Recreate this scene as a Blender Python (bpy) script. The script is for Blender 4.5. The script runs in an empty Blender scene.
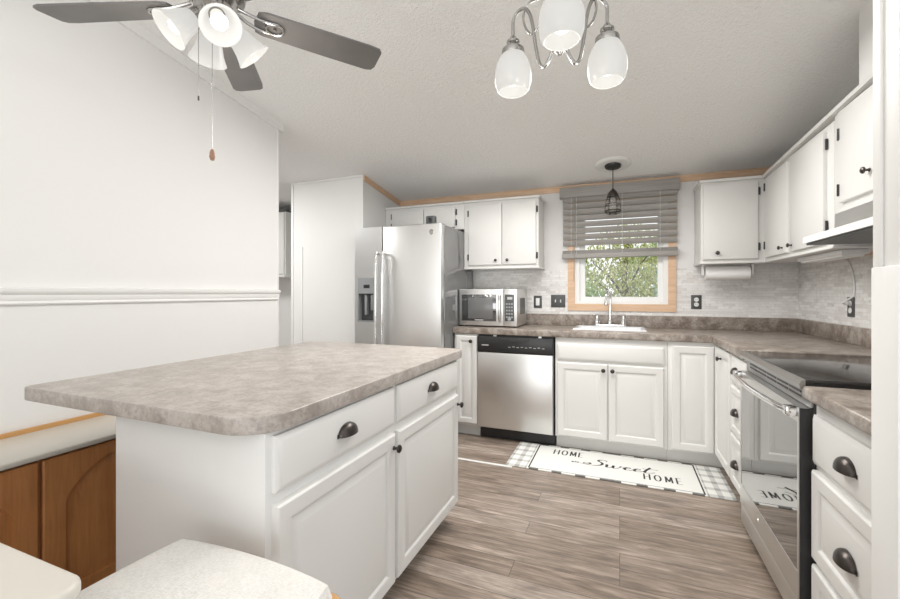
import bpy, bmesh, math, random
from mathutils import Vector, Matrix
random.seed(7)
C = bpy.context.scene.collection
SC = bpy.context.scene
PI = math.pi

# ------------------------------------------------------------------ camera
cam_d = bpy.data.cameras.new('camera'); cam = bpy.data.objects.new('camera', cam_d); C.objects.link(cam)
cam.location = (0, 0, 1.22); cam.rotation_euler = (PI/2, 0, math.radians(22.0))
cam_d.sensor_width = 36; cam_d.lens = 420/900*36; cam_d.shift_y = -6.5/900; cam_d.clip_start = 0.02
SC.camera = cam

# ------------------------------------------------------------------ world, lights, exposure
w = bpy.data.worlds.new('world'); SC.world = w; w.use_nodes = True
bg = w.node_tree.nodes['Background']; bg.inputs[0].default_value = (0.96, 0.98, 1.0, 1); bg.inputs[1].default_value = 1.1

def area(name, loc, rot, sx, sy, energy, col=(1, 1, 1)):
    d = bpy.data.lights.new(name, 'AREA'); d.shape = 'RECTANGLE'; d.size = sx; d.size_y = sy
    d.energy = energy; d.color = col
    o = bpy.data.objects.new(name, d); C.objects.link(o); o.location = loc; o.rotation_euler = rot
    return o
# unseen area lights added as fill: two behind the camera, one hall, one kitchen
area('rear_fill_light', (-0.5, -7.0, 0.9), (math.radians(97), 0, 0), 5.0, 2.6, 110, (1.0, 0.99, 0.97))  # broad frontal fill added far behind the camera
area('rear_fill_uplight', (-0.4, -0.9, 1.95), (math.radians(172), 0, 0), 2.4, 1.2, 22, (1.0, 0.99, 0.97))  # added upward fill that bounces off the ceiling, no lamp there
area('hall_fill_light', (-3.3, 2.2, 2.35), (0, 0, 0), 0.5, 0.5, 26, (1.0, 0.99, 0.97))  # fill added to brighten the hall gap, no fixture modelled
area('kitchen_fill_light', (-0.45, 2.5, 2.28), (math.radians(-10), 0, 0), 1.6, 0.8, 40, (1.0, 0.98, 0.95))  # unseen downward fill added over the kitchen, not a fixture
vs = SC.view_settings
vs.view_transform = 'Standard'; vs.look = 'None'; vs.exposure = 0.24; vs.gamma = 1; vs.use_curve_mapping = False

# ------------------------------------------------------------------ materials
def mat(name, col, rough=0.5, metal=0.0, **kw):
    m = bpy.data.materials.new(name); m.use_nodes = True
    b = m.node_tree.nodes['Principled BSDF']
    b.inputs['Base Color'].default_value = (*col, 1); b.inputs['Roughness'].default_value = rough
    b.inputs['Metallic'].default_value = metal
    for k, v in kw.items(): b.inputs[k].default_value = v
    return m
class N:
    def __init__(s, m): s.t = m.node_tree; s.b = s.t.nodes['Principled BSDF']
    def add(s, typ, ins=None, **props):
        n = s.t.nodes.new(typ)
        for k, v in props.items(): setattr(n, k, v)
        for k, v in (ins or {}).items():
            if isinstance(v, bpy.types.NodeSocket): s.t.links.new(v, n.inputs[k])
            else: n.inputs[k].default_value = v
        return n
    def link(s, a, b): s.t.links.new(a, b)
    def coord(s, scale=(1, 1, 1), rot=(0, 0, 0)):
        tc = s.add('ShaderNodeTexCoord')
        return s.add('ShaderNodeMapping', {'Vector': tc.outputs['Object'], 'Scale': scale, 'Rotation': rot}).outputs[0]
    def noise(s, vec, scale, detail=4, rough=0.55, dist=0):
        return s.add('ShaderNodeTexNoise', {'Vector': vec, 'Scale': scale, 'Detail': detail, 'Roughness': rough, 'Distortion': dist}).outputs['Fac']
    def ramp(s, fac, stops):
        r = s.add('ShaderNodeValToRGB', {'Fac': fac}); e = r.color_ramp.elements
        while len(e) < len(stops): e.new(0.5)
        for i, (p, c) in enumerate(stops): e[i].position = p; e[i].color = (*c, 1)
        return r.outputs[0]
    def mix(s, fac, a, b, mode='MIX'):
        n = s.add('ShaderNodeMix', data_type='RGBA', blend_type=mode)
        for i, v in ((0, fac), (6, a), (7, b)):
            if isinstance(v, bpy.types.NodeSocket): s.t.links.new(v, n.inputs[i])
            else: n.inputs[i].default_value = v if i == 0 else (*v, 1)
        return n.outputs[2]
    def bump(s, h, strength, dist=0.01):
        n = s.add('ShaderNodeBump', {'Height': h, 'Strength': strength, 'Distance': dist})
        s.link(n.outputs[0], s.b.inputs['Normal'])

M = {}
M['wall'] = mat('wall_paint', (0.775, 0.77, 0.757), 0.75)
n = N(M['wall']); n.bump(n.noise(n.coord(), 180, 2), 0.04, 0.002)
M['trimwhite'] = mat('white_trim', (0.80, 0.80, 0.785), 0.45)
M['ceiling'] = mat('stippled_ceiling', (0.93, 0.93, 0.92), 0.9)
n = N(M['ceiling']); v = n.coord()
h = n.mix(0.5, n.ramp(n.noise(v, 55, 3, 0.6), [(0.40, (0, 0, 0)), (0.62, (1, 1, 1))]), n.ramp(n.noise(v, 140, 2), [(0.35, (0, 0, 0)), (0.7, (1, 1, 1))]))
n.bump(h, 0.6, 0.006)
M['cab'] = mat('cabinet_paint', (0.73, 0.725, 0.705), 0.38)
M['cabin'] = mat('cabinet_interior', (0.55, 0.45, 0.33), 0.6)
M['pine'] = mat('pine', (0.66, 0.43, 0.26), 0.5)
n = N(M['pine']); g = n.noise(n.coord((2, 30, 30)), 2.0, 5, 0.6, 0.8)
n.link(n.ramp(g, [(0.3, (0.62, 0.40, 0.25)), (0.7, (0.76, 0.55, 0.38))]), n.b.inputs['Base Color'])

def laminate(name, a, b, c):
    m = mat(name, b, 0.32); n = N(m); v = n.coord()
    f = n.noise(v, 15, 8, 0.74, 0.35); base = n.ramp(f, [(0.38, a), (0.5, b), (0.62, c)])
    sp = n.noise(v, 60, 3, 0.6)
    col = n.mix(n.ramp(sp, [(0.50, (0, 0, 0)), (0.66, (0.5, 0.5, 0.5))]), base, tuple(x*0.55 for x in b))
    n.link(col, n.b.inputs['Base Color']); return m
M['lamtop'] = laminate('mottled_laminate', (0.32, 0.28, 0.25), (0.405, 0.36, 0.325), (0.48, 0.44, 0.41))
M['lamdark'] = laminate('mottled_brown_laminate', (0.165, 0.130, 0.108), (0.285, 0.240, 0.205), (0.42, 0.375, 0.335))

def steel(name, col, rough, axis=(2, 2, 200)):
    m = mat(name, col, rough, 1.0); n = N(m)
    g = n.noise(n.coord(axis), 3, 4, 0.6)
    n.link(n.add('ShaderNodeMapRange', {'Value': g, 'To Min': rough*0.93, 'To Max': rough*1.07}).outputs[0], n.b.inputs['Roughness'])
    return m
M['steel'] = steel('brushed_stainless', (0.74, 0.74, 0.73), 0.35)
M['steeld'] = steel('dull_stainless', (0.42, 0.42, 0.42), 0.30)
M['steelside'] = mat('grey_appliance_side', (0.22, 0.22, 0.22), 0.10, 0.35)
M['chrome'] = mat('chrome', (0.80, 0.80, 0.80), 0.08, 1.0)
M['nickel'] = mat('brushed_nickel', (0.40, 0.39, 0.375), 0.25, 1.0)
M['blackglass'] = mat('black_glass', (0.012, 0.012, 0.013), 0.03, 0, **{'Specular IOR Level': 0.9, 'Coat Weight': 1.0, 'Coat Roughness': 0.02, 'Coat IOR': 2.2})
M['cooktop'] = mat('cooktop_glass', (0.035, 0.034, 0.034), 0.10)
M['black'] = mat('black_plastic', (0.02, 0.02, 0.021), 0.35)
M['blackmat'] = mat('black_enamel', (0.03, 0.03, 0.03), 0.45)
M['bronze'] = mat('dark_bronze', (0.075, 0.065, 0.06), 0.32, 0.85)
M['grey'] = mat('grey_plastic', (0.30, 0.31, 0.32), 0.35)
M['screen'] = mat('microwave_screen', (0.15, 0.15, 0.15), 0.2)
M['dgrey'] = mat('dark_grey_plastic', (0.07, 0.075, 0.075), 0.4)
M['white'] = mat('white_plastic', (0.82, 0.82, 0.81), 0.35)
M['paper'] = mat('paper', (0.86, 0.86, 0.85), 0.9)
M['ink'] = mat('dark_print', (0.05, 0.05, 0.05), 0.8)
M['lightprint'] = mat('pale_print', (0.5, 0.5, 0.5), 0.5)
M['enamel'] = mat('white_enamel', (0.82, 0.83, 0.85), 0.12)
M['bladewood'] = mat('grey_fan_blade', (0.155, 0.15, 0.145), 0.4)
n = N(M['bladewood']); g = n.noise(n.coord((1.5, 1.5, 1.5)), 2, 3)
n.link(n.ramp(g, [(0.3, (0.12, 0.115, 0.11)), (0.7, (0.19, 0.18, 0.175))]), n.b.inputs['Base Color'])
M['oak'] = mat('golden_oak', (0.55, 0.30, 0.11), 0.35)
M['brownwood'] = mat('brown_stained_wood', (0.25, 0.10, 0.035), 0.33)
n = N(M['brownwood']); g = n.noise(n.coord((24, 24, 1.6)), 2.2, 6, 0.62, 1.0); g2 = n.noise(n.coord((1, 1, 1)), 3, 2)
n.link(n.mix(0.35, n.ramp(g, [(0.25, (0.32, 0.125, 0.038)), (0.55, (0.47, 0.205, 0.070)), (0.8, (0.56, 0.265, 0.10))]),
     n.ramp(g2, [(0.3, (0.28, 0.105, 0.032)), (0.7, (0.62, 0.29, 0.105))])), n.b.inputs['Base Color'])
M['beige'] = mat('beige_laminate', (0.60, 0.57, 0.51), 0.32)
M['linen'] = mat('cream_linen', (0.74, 0.72, 0.69), 0.95)
n = N(M['linen']); v = n.coord()
a = n.noise(n.coord((90, 900, 90)), 1, 2); b2 = n.noise(n.coord((900, 90, 90)), 1, 2); sp = n.noise(v, 14, 3)
col = n.mix(n.ramp(n.mix(0.5, a, b2), [(0.4, (0, 0, 0)), (0.62, (1, 1, 1))]), (0.66, 0.64, 0.60), (0.84, 0.825, 0.80))
n.link(n.mix(n.ramp(sp, [(0.5, (0, 0, 0)), (0.75, (0.5, 0.5, 0.5))]), col, (0.84, 0.80, 0.77)), n.b.inputs['Base Color'])
n.bump(n.mix(0.5, a, b2), 0.35, 0.003)
M['blind'] = mat('grey_blind', (0.315, 0.30, 0.28), 0.5)
n = N(M['blind']); g = n.noise(n.coord((2, 40, 60)), 2, 4)
n.link(n.ramp(g, [(0.3, (0.29, 0.275, 0.255)), (0.7, (0.365, 0.35, 0.33))]), n.b.inputs['Base Color'])
M['bark'] = mat('bark', (0.16, 0.13, 0.10), 0.9)

# floor planks
M['floor'] = mat('grey_brown_plank', (0.25, 0.20, 0.17), 0.34)
n = N(M['floor']); v = n.coord()
br = n.add('ShaderNodeTexBrick', {'Vector': v, 'Color1': (0.0, 0.0, 0.0, 1), 'Color2': (1, 1, 1, 1), 'Mortar': (0.5, 0.5, 0.5, 1),
     'Scale': 1.0, 'Mortar Size': 0.0012, 'Mortar Smooth': 0.1, 'Bias': 0.0, 'Brick Width': 1.2, 'Row Height': 0.118}, offset=0.37, offset_frequency=3)
tone = n.ramp(br.outputs['Color'], [(0.0, (0.225, 0.178, 0.142)), (0.5, (0.285, 0.232, 0.192)), (1.0, (0.355, 0.300, 0.258))])
sep = n.add('ShaderNodeVectorMath', {0: v, 1: (0, 0, 0)}, operation='ADD')
off = n.add('ShaderNodeVectorMath', {0: br.outputs['Color'], 1: (7.3, 3.1, 0)}, operation='MULTIPLY')
vv = n.add('ShaderNodeVectorMath', {0: v, 1: off.outputs[0]}, operation='ADD').outputs[0]
mp = n.add('ShaderNodeMapping', {'Vector': vv, 'Scale': (2.4, 30, 1)}).outputs[0]
gr = n.noise(mp, 1.6, 6, 0.65, 0.9)
mp2 = n.add('ShaderNodeMapping', {'Vector': vv, 'Scale': (2.2, 9, 1)}).outputs[0]
gr2 = n.noise(mp2, 1.3, 4, 0.6, 1.2)
c1 = n.mix(0.7, tone, n.ramp(gr, [(0.28, (0.30, 0.28, 0.26)), (0.5, (0.95, 0.93, 0.91)), (0.70, (1.75, 1.76, 1.78))]), 'MULTIPLY')
c2 = n.mix(0.6, c1, n.ramp(gr2, [(0.32, (0.52, 0.49, 0.46)), (0.68, (1.45, 1.46, 1.48))]), 'MULTIPLY')
c3 = n.mix(br.outputs['Fac'], c2, (0.07, 0.055, 0.05))
n.link(c3, n.b.inputs['Base Color']); n.bump(gr, 0.08, 0.003)

# whitewashed stone-tile backsplash (plane XZ for the back wall, YZ for the side wall)
def stone(name, ax):
    m = mat(name, (0.7, 0.68, 0.66), 0.6); n = N(m)
    sp = n.add('ShaderNodeSeparateXYZ', {0: n.coord()}); v = n.add('ShaderNodeCombineXYZ', {0: sp.outputs[ax], 1: sp.outputs[2], 2: 0.0}).outputs[0]
    br = n.add('ShaderNodeTexBrick', {'Vector': v, 'Color1': (0, 0, 0, 1), 'Color2': (1, 1, 1, 1), 'Mortar': (0.2, 0.2, 0.2, 1), 'Scale': 1.0,
         'Mortar Size': 0.001, 'Mortar Smooth': 0.5, 'Brick Width': 0.085, 'Row Height': 0.021}, offset=0.42, offset_frequency=2)
    nz = n.noise(v, 30, 5, 0.7); nz2 = n.noise(v, 6, 3, 0.6)
    c = n.ramp(br.outputs['Color'], [(0.0, (0.68, 0.665, 0.65)), (0.4, (0.78, 0.77, 0.755)), (1.0, (0.86, 0.86, 0.845))])
    c = n.mix(n.ramp(nz, [(0.52, (0, 0, 0)), (0.72, (0.7, 0.7, 0.7))]), c, (0.52, 0.49, 0.465))
    c = n.mix(n.ramp(nz2, [(0.5, (0, 0, 0)), (0.75, (0.4, 0.4, 0.4))]), c, (0.62, 0.59, 0.565))
    c = n.mix(n.mix(0.45, (0, 0, 0), br.outputs['Fac']), c, (0.55, 0.53, 0.51))
    n.link(c, n.b.inputs['Base Color'])
    n.bump(n.mix(0.5, br.outputs['Color'], nz), 0.45, 0.004); return m
M['stoneb'] = stone('stone_tile', 0)
M['stoner'] = stone('stone_tile_side', 1)

# leaves
def leafmat(name, a, b, c):
    m = mat(name, a, 0.6); n = N(m)
    nz = n.noise(n.coord(), 6, 4, 0.7)
    n.link(n.ramp(nz, [(0.3, a), (0.5, b), (0.7, c)]), n.b.inputs['Base Color']); return m
M['leaf1'] = leafmat('green_leaves', (0.13, 0.22, 0.07), (0.30, 0.44, 0.17), (0.62, 0.72, 0.42))
M['leaf2'] = leafmat('yellow_leaves', (0.28, 0.32, 0.09), (0.55, 0.56, 0.20), (0.80, 0.78, 0.50))
M['leaf3'] = leafmat('bluish_leaves', (0.14, 0.24, 0.16), (0.34, 0.48, 0.38), (0.70, 0.76, 0.72))
M['grass'] = leafmat('lawn', (0.10, 0.18, 0.05), (0.2, 0.3, 0.1), (0.35, 0.42, 0.18))

# glass and lamps
def glassmat():
    m = bpy.data.materials.new('window_glass'); m.use_nodes = True; t = m.node_tree; t.nodes.clear()
    o = t.nodes.new('ShaderNodeOutputMaterial'); mx = t.nodes.new('ShaderNodeMixShader')
    a = t.nodes.new('ShaderNodeBsdfTransparent'); g = t.nodes.new('ShaderNodeBsdfGlossy'); g.inputs['Roughness'].default_value = 0.02
    mx.inputs[0].default_value = 0.02
    t.links.new(a.outputs[0], mx.inputs[1]); t.links.new(g.outputs[0], mx.inputs[2]); t.links.new(mx.outputs[0], o.inputs[0])
    return m
M['glass'] = glassmat()
def shademat(name, e):
    m = bpy.data.materials.new(name); m.use_nodes = True; t = m.node_tree; t.nodes.clear()
    o = t.nodes.new('ShaderNodeOutputMaterial'); ad = t.nodes.new('ShaderNodeAddShader'); mx = t.nodes.new('ShaderNodeMixShader')
    tr = t.nodes.new('ShaderNodeBsdfTranslucent'); tr.inputs[0].default_value = (0.32, 0.32, 0.31, 1)
    pr = t.nodes.new('ShaderNodeBsdfPrincipled'); pr.inputs['Base Color'].default_value = (0.32, 0.32, 0.31, 1); pr.inputs['Roughness'].default_value = 0.25
    em = t.nodes.new('ShaderNodeEmission'); em.inputs[0].default_value = (1, 0.98, 0.94, 1); em.inputs[1].default_value = e
    mx.inputs[0].default_value = 0.5
    t.links.new(tr.outputs[0], mx.inputs[1]); t.links.new(pr.outputs[0], mx.inputs[2])
    t.links.new(mx.outputs[0], ad.inputs[0]); t.links.new(em.outputs[0], ad.inputs[1]); t.links.new(ad.outputs[0], o.inputs[0])
    return m
M['shade'] = shademat('frosted_glass_shade', 0.36)
def bulbmat(name, e):
    m = mat(name, (0.9, 0.9, 0.9), 0.4); b = m.node_tree.nodes['Principled BSDF']
    b.inputs['Emission Color'].default_value = (1, 0.97, 0.9, 1); b.inputs['Emission Strength'].default_value = e
    return m
M['bulb'] = bulbmat('lit_bulb', 1.6)
M['clearglass'] = mat('clear_bulb_glass', (0.9, 0.9, 0.88), 0.05, 0, **{'Transmission Weight': 0.9, 'IOR': 1.2})
M['lightstrip'] = mat('white_diffuser', (0.85, 0.85, 0.83), 0.4)

# ------------------------------------------------------------------ builders
OFF = {}
def finish(name, bm, m, smooth=True, recalc=True):
    if recalc: bmesh.ops.recalc_face_normals(bm, faces=bm.faces[:])
    me = bpy.data.meshes.new(name); bm.to_mesh(me); bm.free()
    if isinstance(m, (list, tuple)):
        for x in m: me.materials.append(x)
    else: me.materials.append(m)
    if smooth:
        for p in me.polygons: p.use_smooth = True
        me.set_sharp_from_angle(angle=math.radians(32))
    o = bpy.data.objects.new(name, me); C.objects.link(o); return o
def thing(name, label, cat, loc=(0, 0, 0), group=None):
    o = bpy.data.objects.new(name, None); C.objects.link(o); o.location = loc; o.empty_display_size = 0.1
    o['label'] = label; o['category'] = cat
    if group: o['group'] = group
    OFF[o.name] = Vector(loc); return o
def part(name, bm, m, parent, label=None, **kw):
    off = OFF[parent.name]
    bmesh.ops.translate(bm, verts=bm.verts[:], vec=-off)
    o = finish(name, bm, m, **kw); o.parent = parent; OFF[o.name] = off
    if label: o['label'] = label
    return o
def solo(name, bm, m, label, cat, loc, group=None, **kw):
    bmesh.ops.translate(bm, verts=bm.verts[:], vec=-Vector(loc))
    o = finish(name, bm, m, **kw); o.location = loc; o['label'] = label; o['category'] = cat
    if group: o['group'] = group
    OFF[o.name] = Vector(loc); return o
def struct(name, bm, m, parent=None, **kw):
    if parent is not None: return part(name, bm, m, parent, **kw)
    o = finish(name, bm, m, **kw); o['kind'] = 'structure'; OFF[o.name] = Vector((0, 0, 0)); return o
B = bmesh.new
def merge(bm, t):
    me = bpy.data.meshes.new('tmp'); t.to_mesh(me); t.free(); bm.from_mesh(me); bpy.data.meshes.remove(me)
def box(bm, x0, x1, y0, y1, z0, z1, bev=0, seg=2):
    t = B(); bmesh.ops.create_cube(t, size=1)
    for v in t.verts:
        v.co = Vector((x0 if v.co.x < 0 else x1, y0 if v.co.y < 0 else y1, z0 if v.co.z < 0 else z1))
    if bev: bmesh.ops.bevel(t, geom=t.edges[:], offset=bev, segments=seg, profile=0.5, affect='EDGES')
    merge(bm, t); return bm
def tube(bm, pts, r, seg=10, closed=False):
    P = [Vector(p) for p in pts]; n = len(P); rs = r if isinstance(r, (list, tuple)) else [r]*n
    T = []
    for i in range(n):
        a = P[(i-1) % n] if (closed or i > 0) else P[i]; b = P[(i+1) % n] if (closed or i < n-1) else P[i]
        T.append((b-a).normalized())
    up = Vector((0, 0, 1)) if abs(T[0].z) < 0.9 else Vector((1, 0, 0))
    nx = T[0].cross(up).normalized(); rings = []
    for i in range(n):
        nx = (nx - T[i]*nx.dot(T[i])).normalized(); ny = T[i].cross(nx)
        rings.append([bm.verts.new(P[i] + nx*math.cos(2*PI*k/seg)*rs[i] + ny*math.sin(2*PI*k/seg)*rs[i]) for k in range(seg)])
    for i in range(n if closed else n-1):
        a, b = rings[i], rings[(i+1) % n]
        for k in range(seg): bm.faces.new((a[k], a[(k+1) % seg], b[(k+1) % seg], b[k]))
    if not closed: bm.faces.new(rings[0][::-1]); bm.faces.new(rings[-1])
    return bm
def curve(ctrl, n=8):
    P = [Vector(p) for p in ctrl]; out = []
    for i in range(len(P)-1):
        p0 = P[max(i-1, 0)]; p1 = P[i]; p2 = P[i+1]; p3 = P[min(i+2, len(P)-1)]
        for k in range(n):
            t = k/n
            out.append(0.5*((2*p1) + (p2-p0)*t + (2*p0-5*p1+4*p2-p3)*t*t + (3*p1-p0-3*p2+p3)*t**3))
    out.append(P[-1]); return out
def lathe(bm, prof, org=(0, 0, 0), axis=(0, 0, 1), seg=24):
    A = Vector(axis).normalized(); R = Vector((0, 0, 1)).rotation_difference(A).to_matrix(); O = Vector(org)
    rings = []
    for r, z in prof:
        if r < 1e-6: rings.append([bm.verts.new(O + R @ Vector((0, 0, z)))])
        else: rings.append([bm.verts.new(O + R @ Vector((r*math.cos(2*PI*k/seg), r*math.sin(2*PI*k/seg), z))) for k in range(seg)])
    for a, b in zip(rings, rings[1:]):
        if len(a) == 1 and len(b) == 1: continue
        for k in range(seg):
            k2 = (k+1) % seg
            if len(a) == 1: bm.faces.new((a[0], b[k2], b[k]))
            elif len(b) == 1: bm.faces.new((a[k], a[k2], b[0]))
            else: bm.faces.new((a[k], a[k2], b[k2], b[k]))
    return bm
def mapper(face, u0, v0, d0):
    """face S: u along +X, outward -Y; W: u along Y, outward -X; E: u along Y, outward +X"""
    if face == 'S': return lambda u, v, d: Vector((u0+u, d0-d, v0+v))
    if face == 'W': return lambda u, v, d: Vector((d0-d, u0+u, v0+v))
    if face == 'E': return lambda u, v, d: Vector((d0+d, u0+u, v0+v))
    if face == 'D': return lambda u, v, d: Vector((u0+u, v0+v, d0-d))
def panel(bm, mp, wd, ht, loops):
    rings = []
    for ins, d in loops:
        rings.append([bm.verts.new(mp(u, v, d)) for u, v in ((ins, ins), (wd-ins, ins), (wd-ins, ht-ins), (ins, ht-ins))])
    bm.faces.new(rings[0][::-1])
    for a, b in zip(rings, rings[1:]):
        for k in range(4): bm.faces.new((a[k], a[(k+1) % 4], b[(k+1) % 4], b[k]))
    bm.faces.new(rings[-1]); return bm
def raised(bm, mp, wd, ht, t=0.020, fr=0.052):
    return panel(bm, mp, wd, ht, [(0, 0), (0, t-0.007), (0.002, t-0.0035), (0.007, t), (fr-0.006, t), (fr, t-0.003), (fr+0.004, t-0.009), (fr+0.012, t-0.009), (fr+0.030, t-0.002), (fr+0.034, t-0.0015)])
def slab(bm, mp, wd, ht, t=0.019, bev=0.005):
    return panel(bm, mp, wd, ht, [(0, 0), (0, t-bev), (bev*0.4, t-bev*0.3), (bev, t)])
def drawerfront(bm, mp, wd, ht, t=0.020):
    return panel(bm, mp, wd, ht, [(0, 0), (0, t-0.009), (0.004, t-0.007), (0.014, t-0.001), (0.018, t)])
def cells(bm, us, vs, keep, d0, d1, mp):
    V = {}
    def g(i, j, k):
        if (i, j, k) not in V: V[(i, j, k)] = bm.verts.new(mp(us[i], vs[j], (d0, d1)[k]))
        return V[(i, j, k)]
    nu, nv = len(us)-1, len(vs)-1
    K = lambda i, j: 0 <= i < nu and 0 <= j < nv and keep(i, j)
    for i in range(nu):
        for j in range(nv):
            if not K(i, j): continue
            for k in (0, 1): bm.faces.new((g(i, j, k), g(i+1, j, k), g(i+1, j+1, k), g(i, j+1, k)))
            if not K(i-1, j): bm.faces.new((g(i, j, 0), g(i, j+1, 0), g(i, j+1, 1), g(i, j, 1)))
            if not K(i+1, j): bm.faces.new((g(i+1, j, 0), g(i+1, j+1, 0), g(i+1, j+1, 1), g(i+1, j, 1)))
            if not K(i, j-1): bm.faces.new((g(i, j, 0), g(i+1, j, 0), g(i+1, j, 1), g(i, j, 1)))
            if not K(i, j+1): bm.faces.new((g(i, j+1, 0), g(i+1, j+1, 0), g(i+1, j+1, 1), g(i, j+1, 1)))
    return bm
def prism(bm, poly, axis, a0, a1):
    """poly in the two axes other than `axis` (cyclic order kept), extruded from a0 to a1"""
    def co(p, a):
        return {'x': (a, p[0], p[1]), 'y': (p[0], a, p[1]), 'z': (p[0], p[1], a)}[axis]
    A = [bm.verts.new(co(p, a0)) for p in poly]; Z = [bm.verts.new(co(p, a1)) for p in poly]
    bm.faces.new(A); bm.faces.new(Z[::-1])
    for k in range(len(poly)): bm.faces.new((A[k], A[(k+1) % len(poly)], Z[(k+1) % len(poly)], Z[k]))
    return bm
def rrect(x0, x1, y0, y1, rs, n=6):
    """rounded rectangle outline, radii for corners (x0,y0),(x1,y0),(x1,y1),(x0,y1)"""
    out = []
    for (cx, cy, r, a0) in ((x0, y0, rs[0], PI), (x1, y0, rs[1], 1.5*PI), (x1, y1, rs[2], 0), (x0, y1, rs[3], 0.5*PI)):
        sx = 1 if cx == x0 else -1; sy = 1 if cy == y0 else -1
        if r <= 0: out.append((cx, cy)); continue
        for k in range(n+1):
            a = a0 + k/n*PI/2
            out.append((cx+sx*r+math.cos(a)*r, cy+sy*r+math.sin(a)*r))
    return out
def slabtop(poly, z0, z1, bev=0.008):
    """worktop from an outline with softened top and bottom edges"""
    bm = prism(B(), poly, 'z', z0, z1); bmesh.ops.recalc_face_normals(bm, faces=bm.faces[:])
    es = [e for e in bm.edges if abs(e.verts[0].co.z-e.verts[1].co.z) < 1e-6]
    bmesh.ops.bevel(bm, geom=es, offset=bev, segments=3, profile=0.5, affect='EDGES'); return bm
def cuppull(bm, face, u, v, d, wd=0.088, ht=0.036, dp=0.027):
    """half-dome bin pull, open at the bottom: outer and inner shell"""
    mp = mapper(face, u, v, d); NU, NV = 14, 6; G = []
    for s, e in ((1.0, 0), (0.86, 0.001)):
        g = []
        for i in range(NU+1):
            a = PI*i/NU; row = []
            for j in range(NV+1):
                b = PI/2*j/NV
                # dome: half-ellipse plan at the bottom edge, closing up onto the face at the top
                row.append(bm.verts.new(mp(-math.cos(a)*wd/2*s, math.sin(a)**0.8*math.sin(b)*ht*s, e+dp*s*math.sin(a)**0.8*math.cos(b)**0.8 if j < NV else e)))
            g.append(row)
        G.append(g)
    for g in G:
        for i in range(NU):
            for j in range(NV): bm.faces.new((g[i][j], g[i+1][j], g[i+1][j+1], g[i][j+1]))
    for i in range(NU): bm.faces.new((G[0][i][0], G[1][i][0], G[1][i+1][0], G[0][i+1][0]))
    # mounting flange
    panel(bm, lambda uu, vv, dd: mp(uu-wd/2-0.004, vv-0.002, dd), wd+0.008, 0.012, [(0, 0), (0, 0.002), (0.001, 0.003)])
    return bm
def knob(bm, face, u, v, d, s=1.0):
    mp = mapper(face, u, v, d); ax = mp(0, 0, 1)-mp(0, 0, 0)
    return lathe(bm, [(0, 0), (0.008*s, 0), (0.008*s, 0.003*s), (0.005*s, 0.006*s), (0.005*s, 0.014*s), (0.012*s, 0.018*s), (0.0155*s, 0.022*s), (0.0145*s, 0.027*s), (0.009*s, 0.031*s), (0, 0.032*s)], mp(0, 0, 0), ax, 16)
def hinge(bm, face, u, v, d):
    mp = mapper(face, u, v, d)
    panel(bm, lambda a, b, c: mp(a-0.007, b-0.026, c), 0.014, 0.052, [(0, 0), (0, 0.003), (0.002, 0.004)])
    lathe(bm, [(0, -0.029), (0.0045, -0.027), (0.0045, 0.027), (0, 0.029)], mp(0, 0, 0.004), (0, 0, 1), 8); return bm

# ------------------------------------------------------------------ the room
YW, XR, XL = 3.94, 1.26, -2.25          # back wall, right wall, left wall faces
RIDGE = 0.25
SL = 0.148
def ceil(y): return 2.19 + SL*(YW-y) if y > RIDGE else 2.19+SL*(YW-RIDGE) - SL*(RIDGE-y)
struct('floor', box(B(), -4.5, 1.36, -3.5, 4.05, -0.06, 0), M['floor'])
bm = B(); prism(bm, [(YW+0.1, ceil(YW+0.1)), (RIDGE, ceil(RIDGE)), (-3.5, ceil(-3.5)), (-3.5, ceil(-3.5)+0.08), (RIDGE, ceil(RIDGE)+0.08), (YW+0.1, ceil(YW+0.1)+0.08)], 'x', -4.5, 1.36)
struct('ceiling', bm, M['ceiling'])
# back wall with the window opening
bm = cells(B(), [-4.5, -0.375, 0.375, 1.36], [0, 1.124, 1.98, 2.19], lambda i, j: not (i == 1 and j == 1), 0, -0.1, mapper('S', 0, 0, YW))
struct('wall_back', bm, M['wall'])
def wall_yz(name, x0, x1, y0, y1, m=M['wall']):
    ys = [y0] + ([RIDGE] if y0 < RIDGE < y1 else []) + [y1]
    struct(name, prism(B(), [(y0, 0), (y1, 0)] + [(y, ceil(y)+0.01) for y in reversed(ys)], 'x', x0, x1), m)
wall_yz('wall_left', XL-0.1, XL, -3.5, 2.30)
wall_yz('wall_right', XR, XR+0.1, 1.217, YW+0.1)
wall_yz('wall_hall', -4.5, -4.4, -3.5, YW)
wall_yz('wall_pantry', -2.985, -2.165, 3.246, YW)
wall_yz('wall_partition', 0.535, XR+0.1, 1.140, 1.217)
# vent chase over the hood cabinet
wall_yz_chase = prism(B(), [(1.80, 2.128), (2.335, 2.110), (2.335, ceil(2.335)+0.01), (1.80, ceil(1.80)+0.01)], 'x', 0.955, XR)
struct('wall_chase', wall_yz_chase, M['wall'])
# stone tile on the walls between worktop and cabinets
bm = cells(B(), [-1.33, -0.435, 0.434, XR], [0.95, 1.063, 1.425], lambda i, j: not (i == 1 and j == 1), 0, 0.006, mapper('S', 0, 0, YW))
struct('wall_back_tile', bm, M['stoneb'])
struct('wall_right_tile', box(B(), XR-0.006, XR, 1.217, YW-0.006, 0.95, 1.46), M['stoner'])
# pine strip where the back wall and the pantry side meet the ceiling
bm = B(); box(bm, -2.165, XR, YW-0.014, YW, 2.138, 2.192, 0.002); struct('trim_1', bm, M['pine'])
bm = prism(B(), [(3.25, ceil(3.25)+0.002), (YW-0.014, ceil(YW-0.014)+0.002), (YW-0.014, ceil(YW)-0.048), (3.25, ceil(3.25)-0.046)], 'x', -2.165, -2.152); struct('trim_2', bm, M['pine'])
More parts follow.
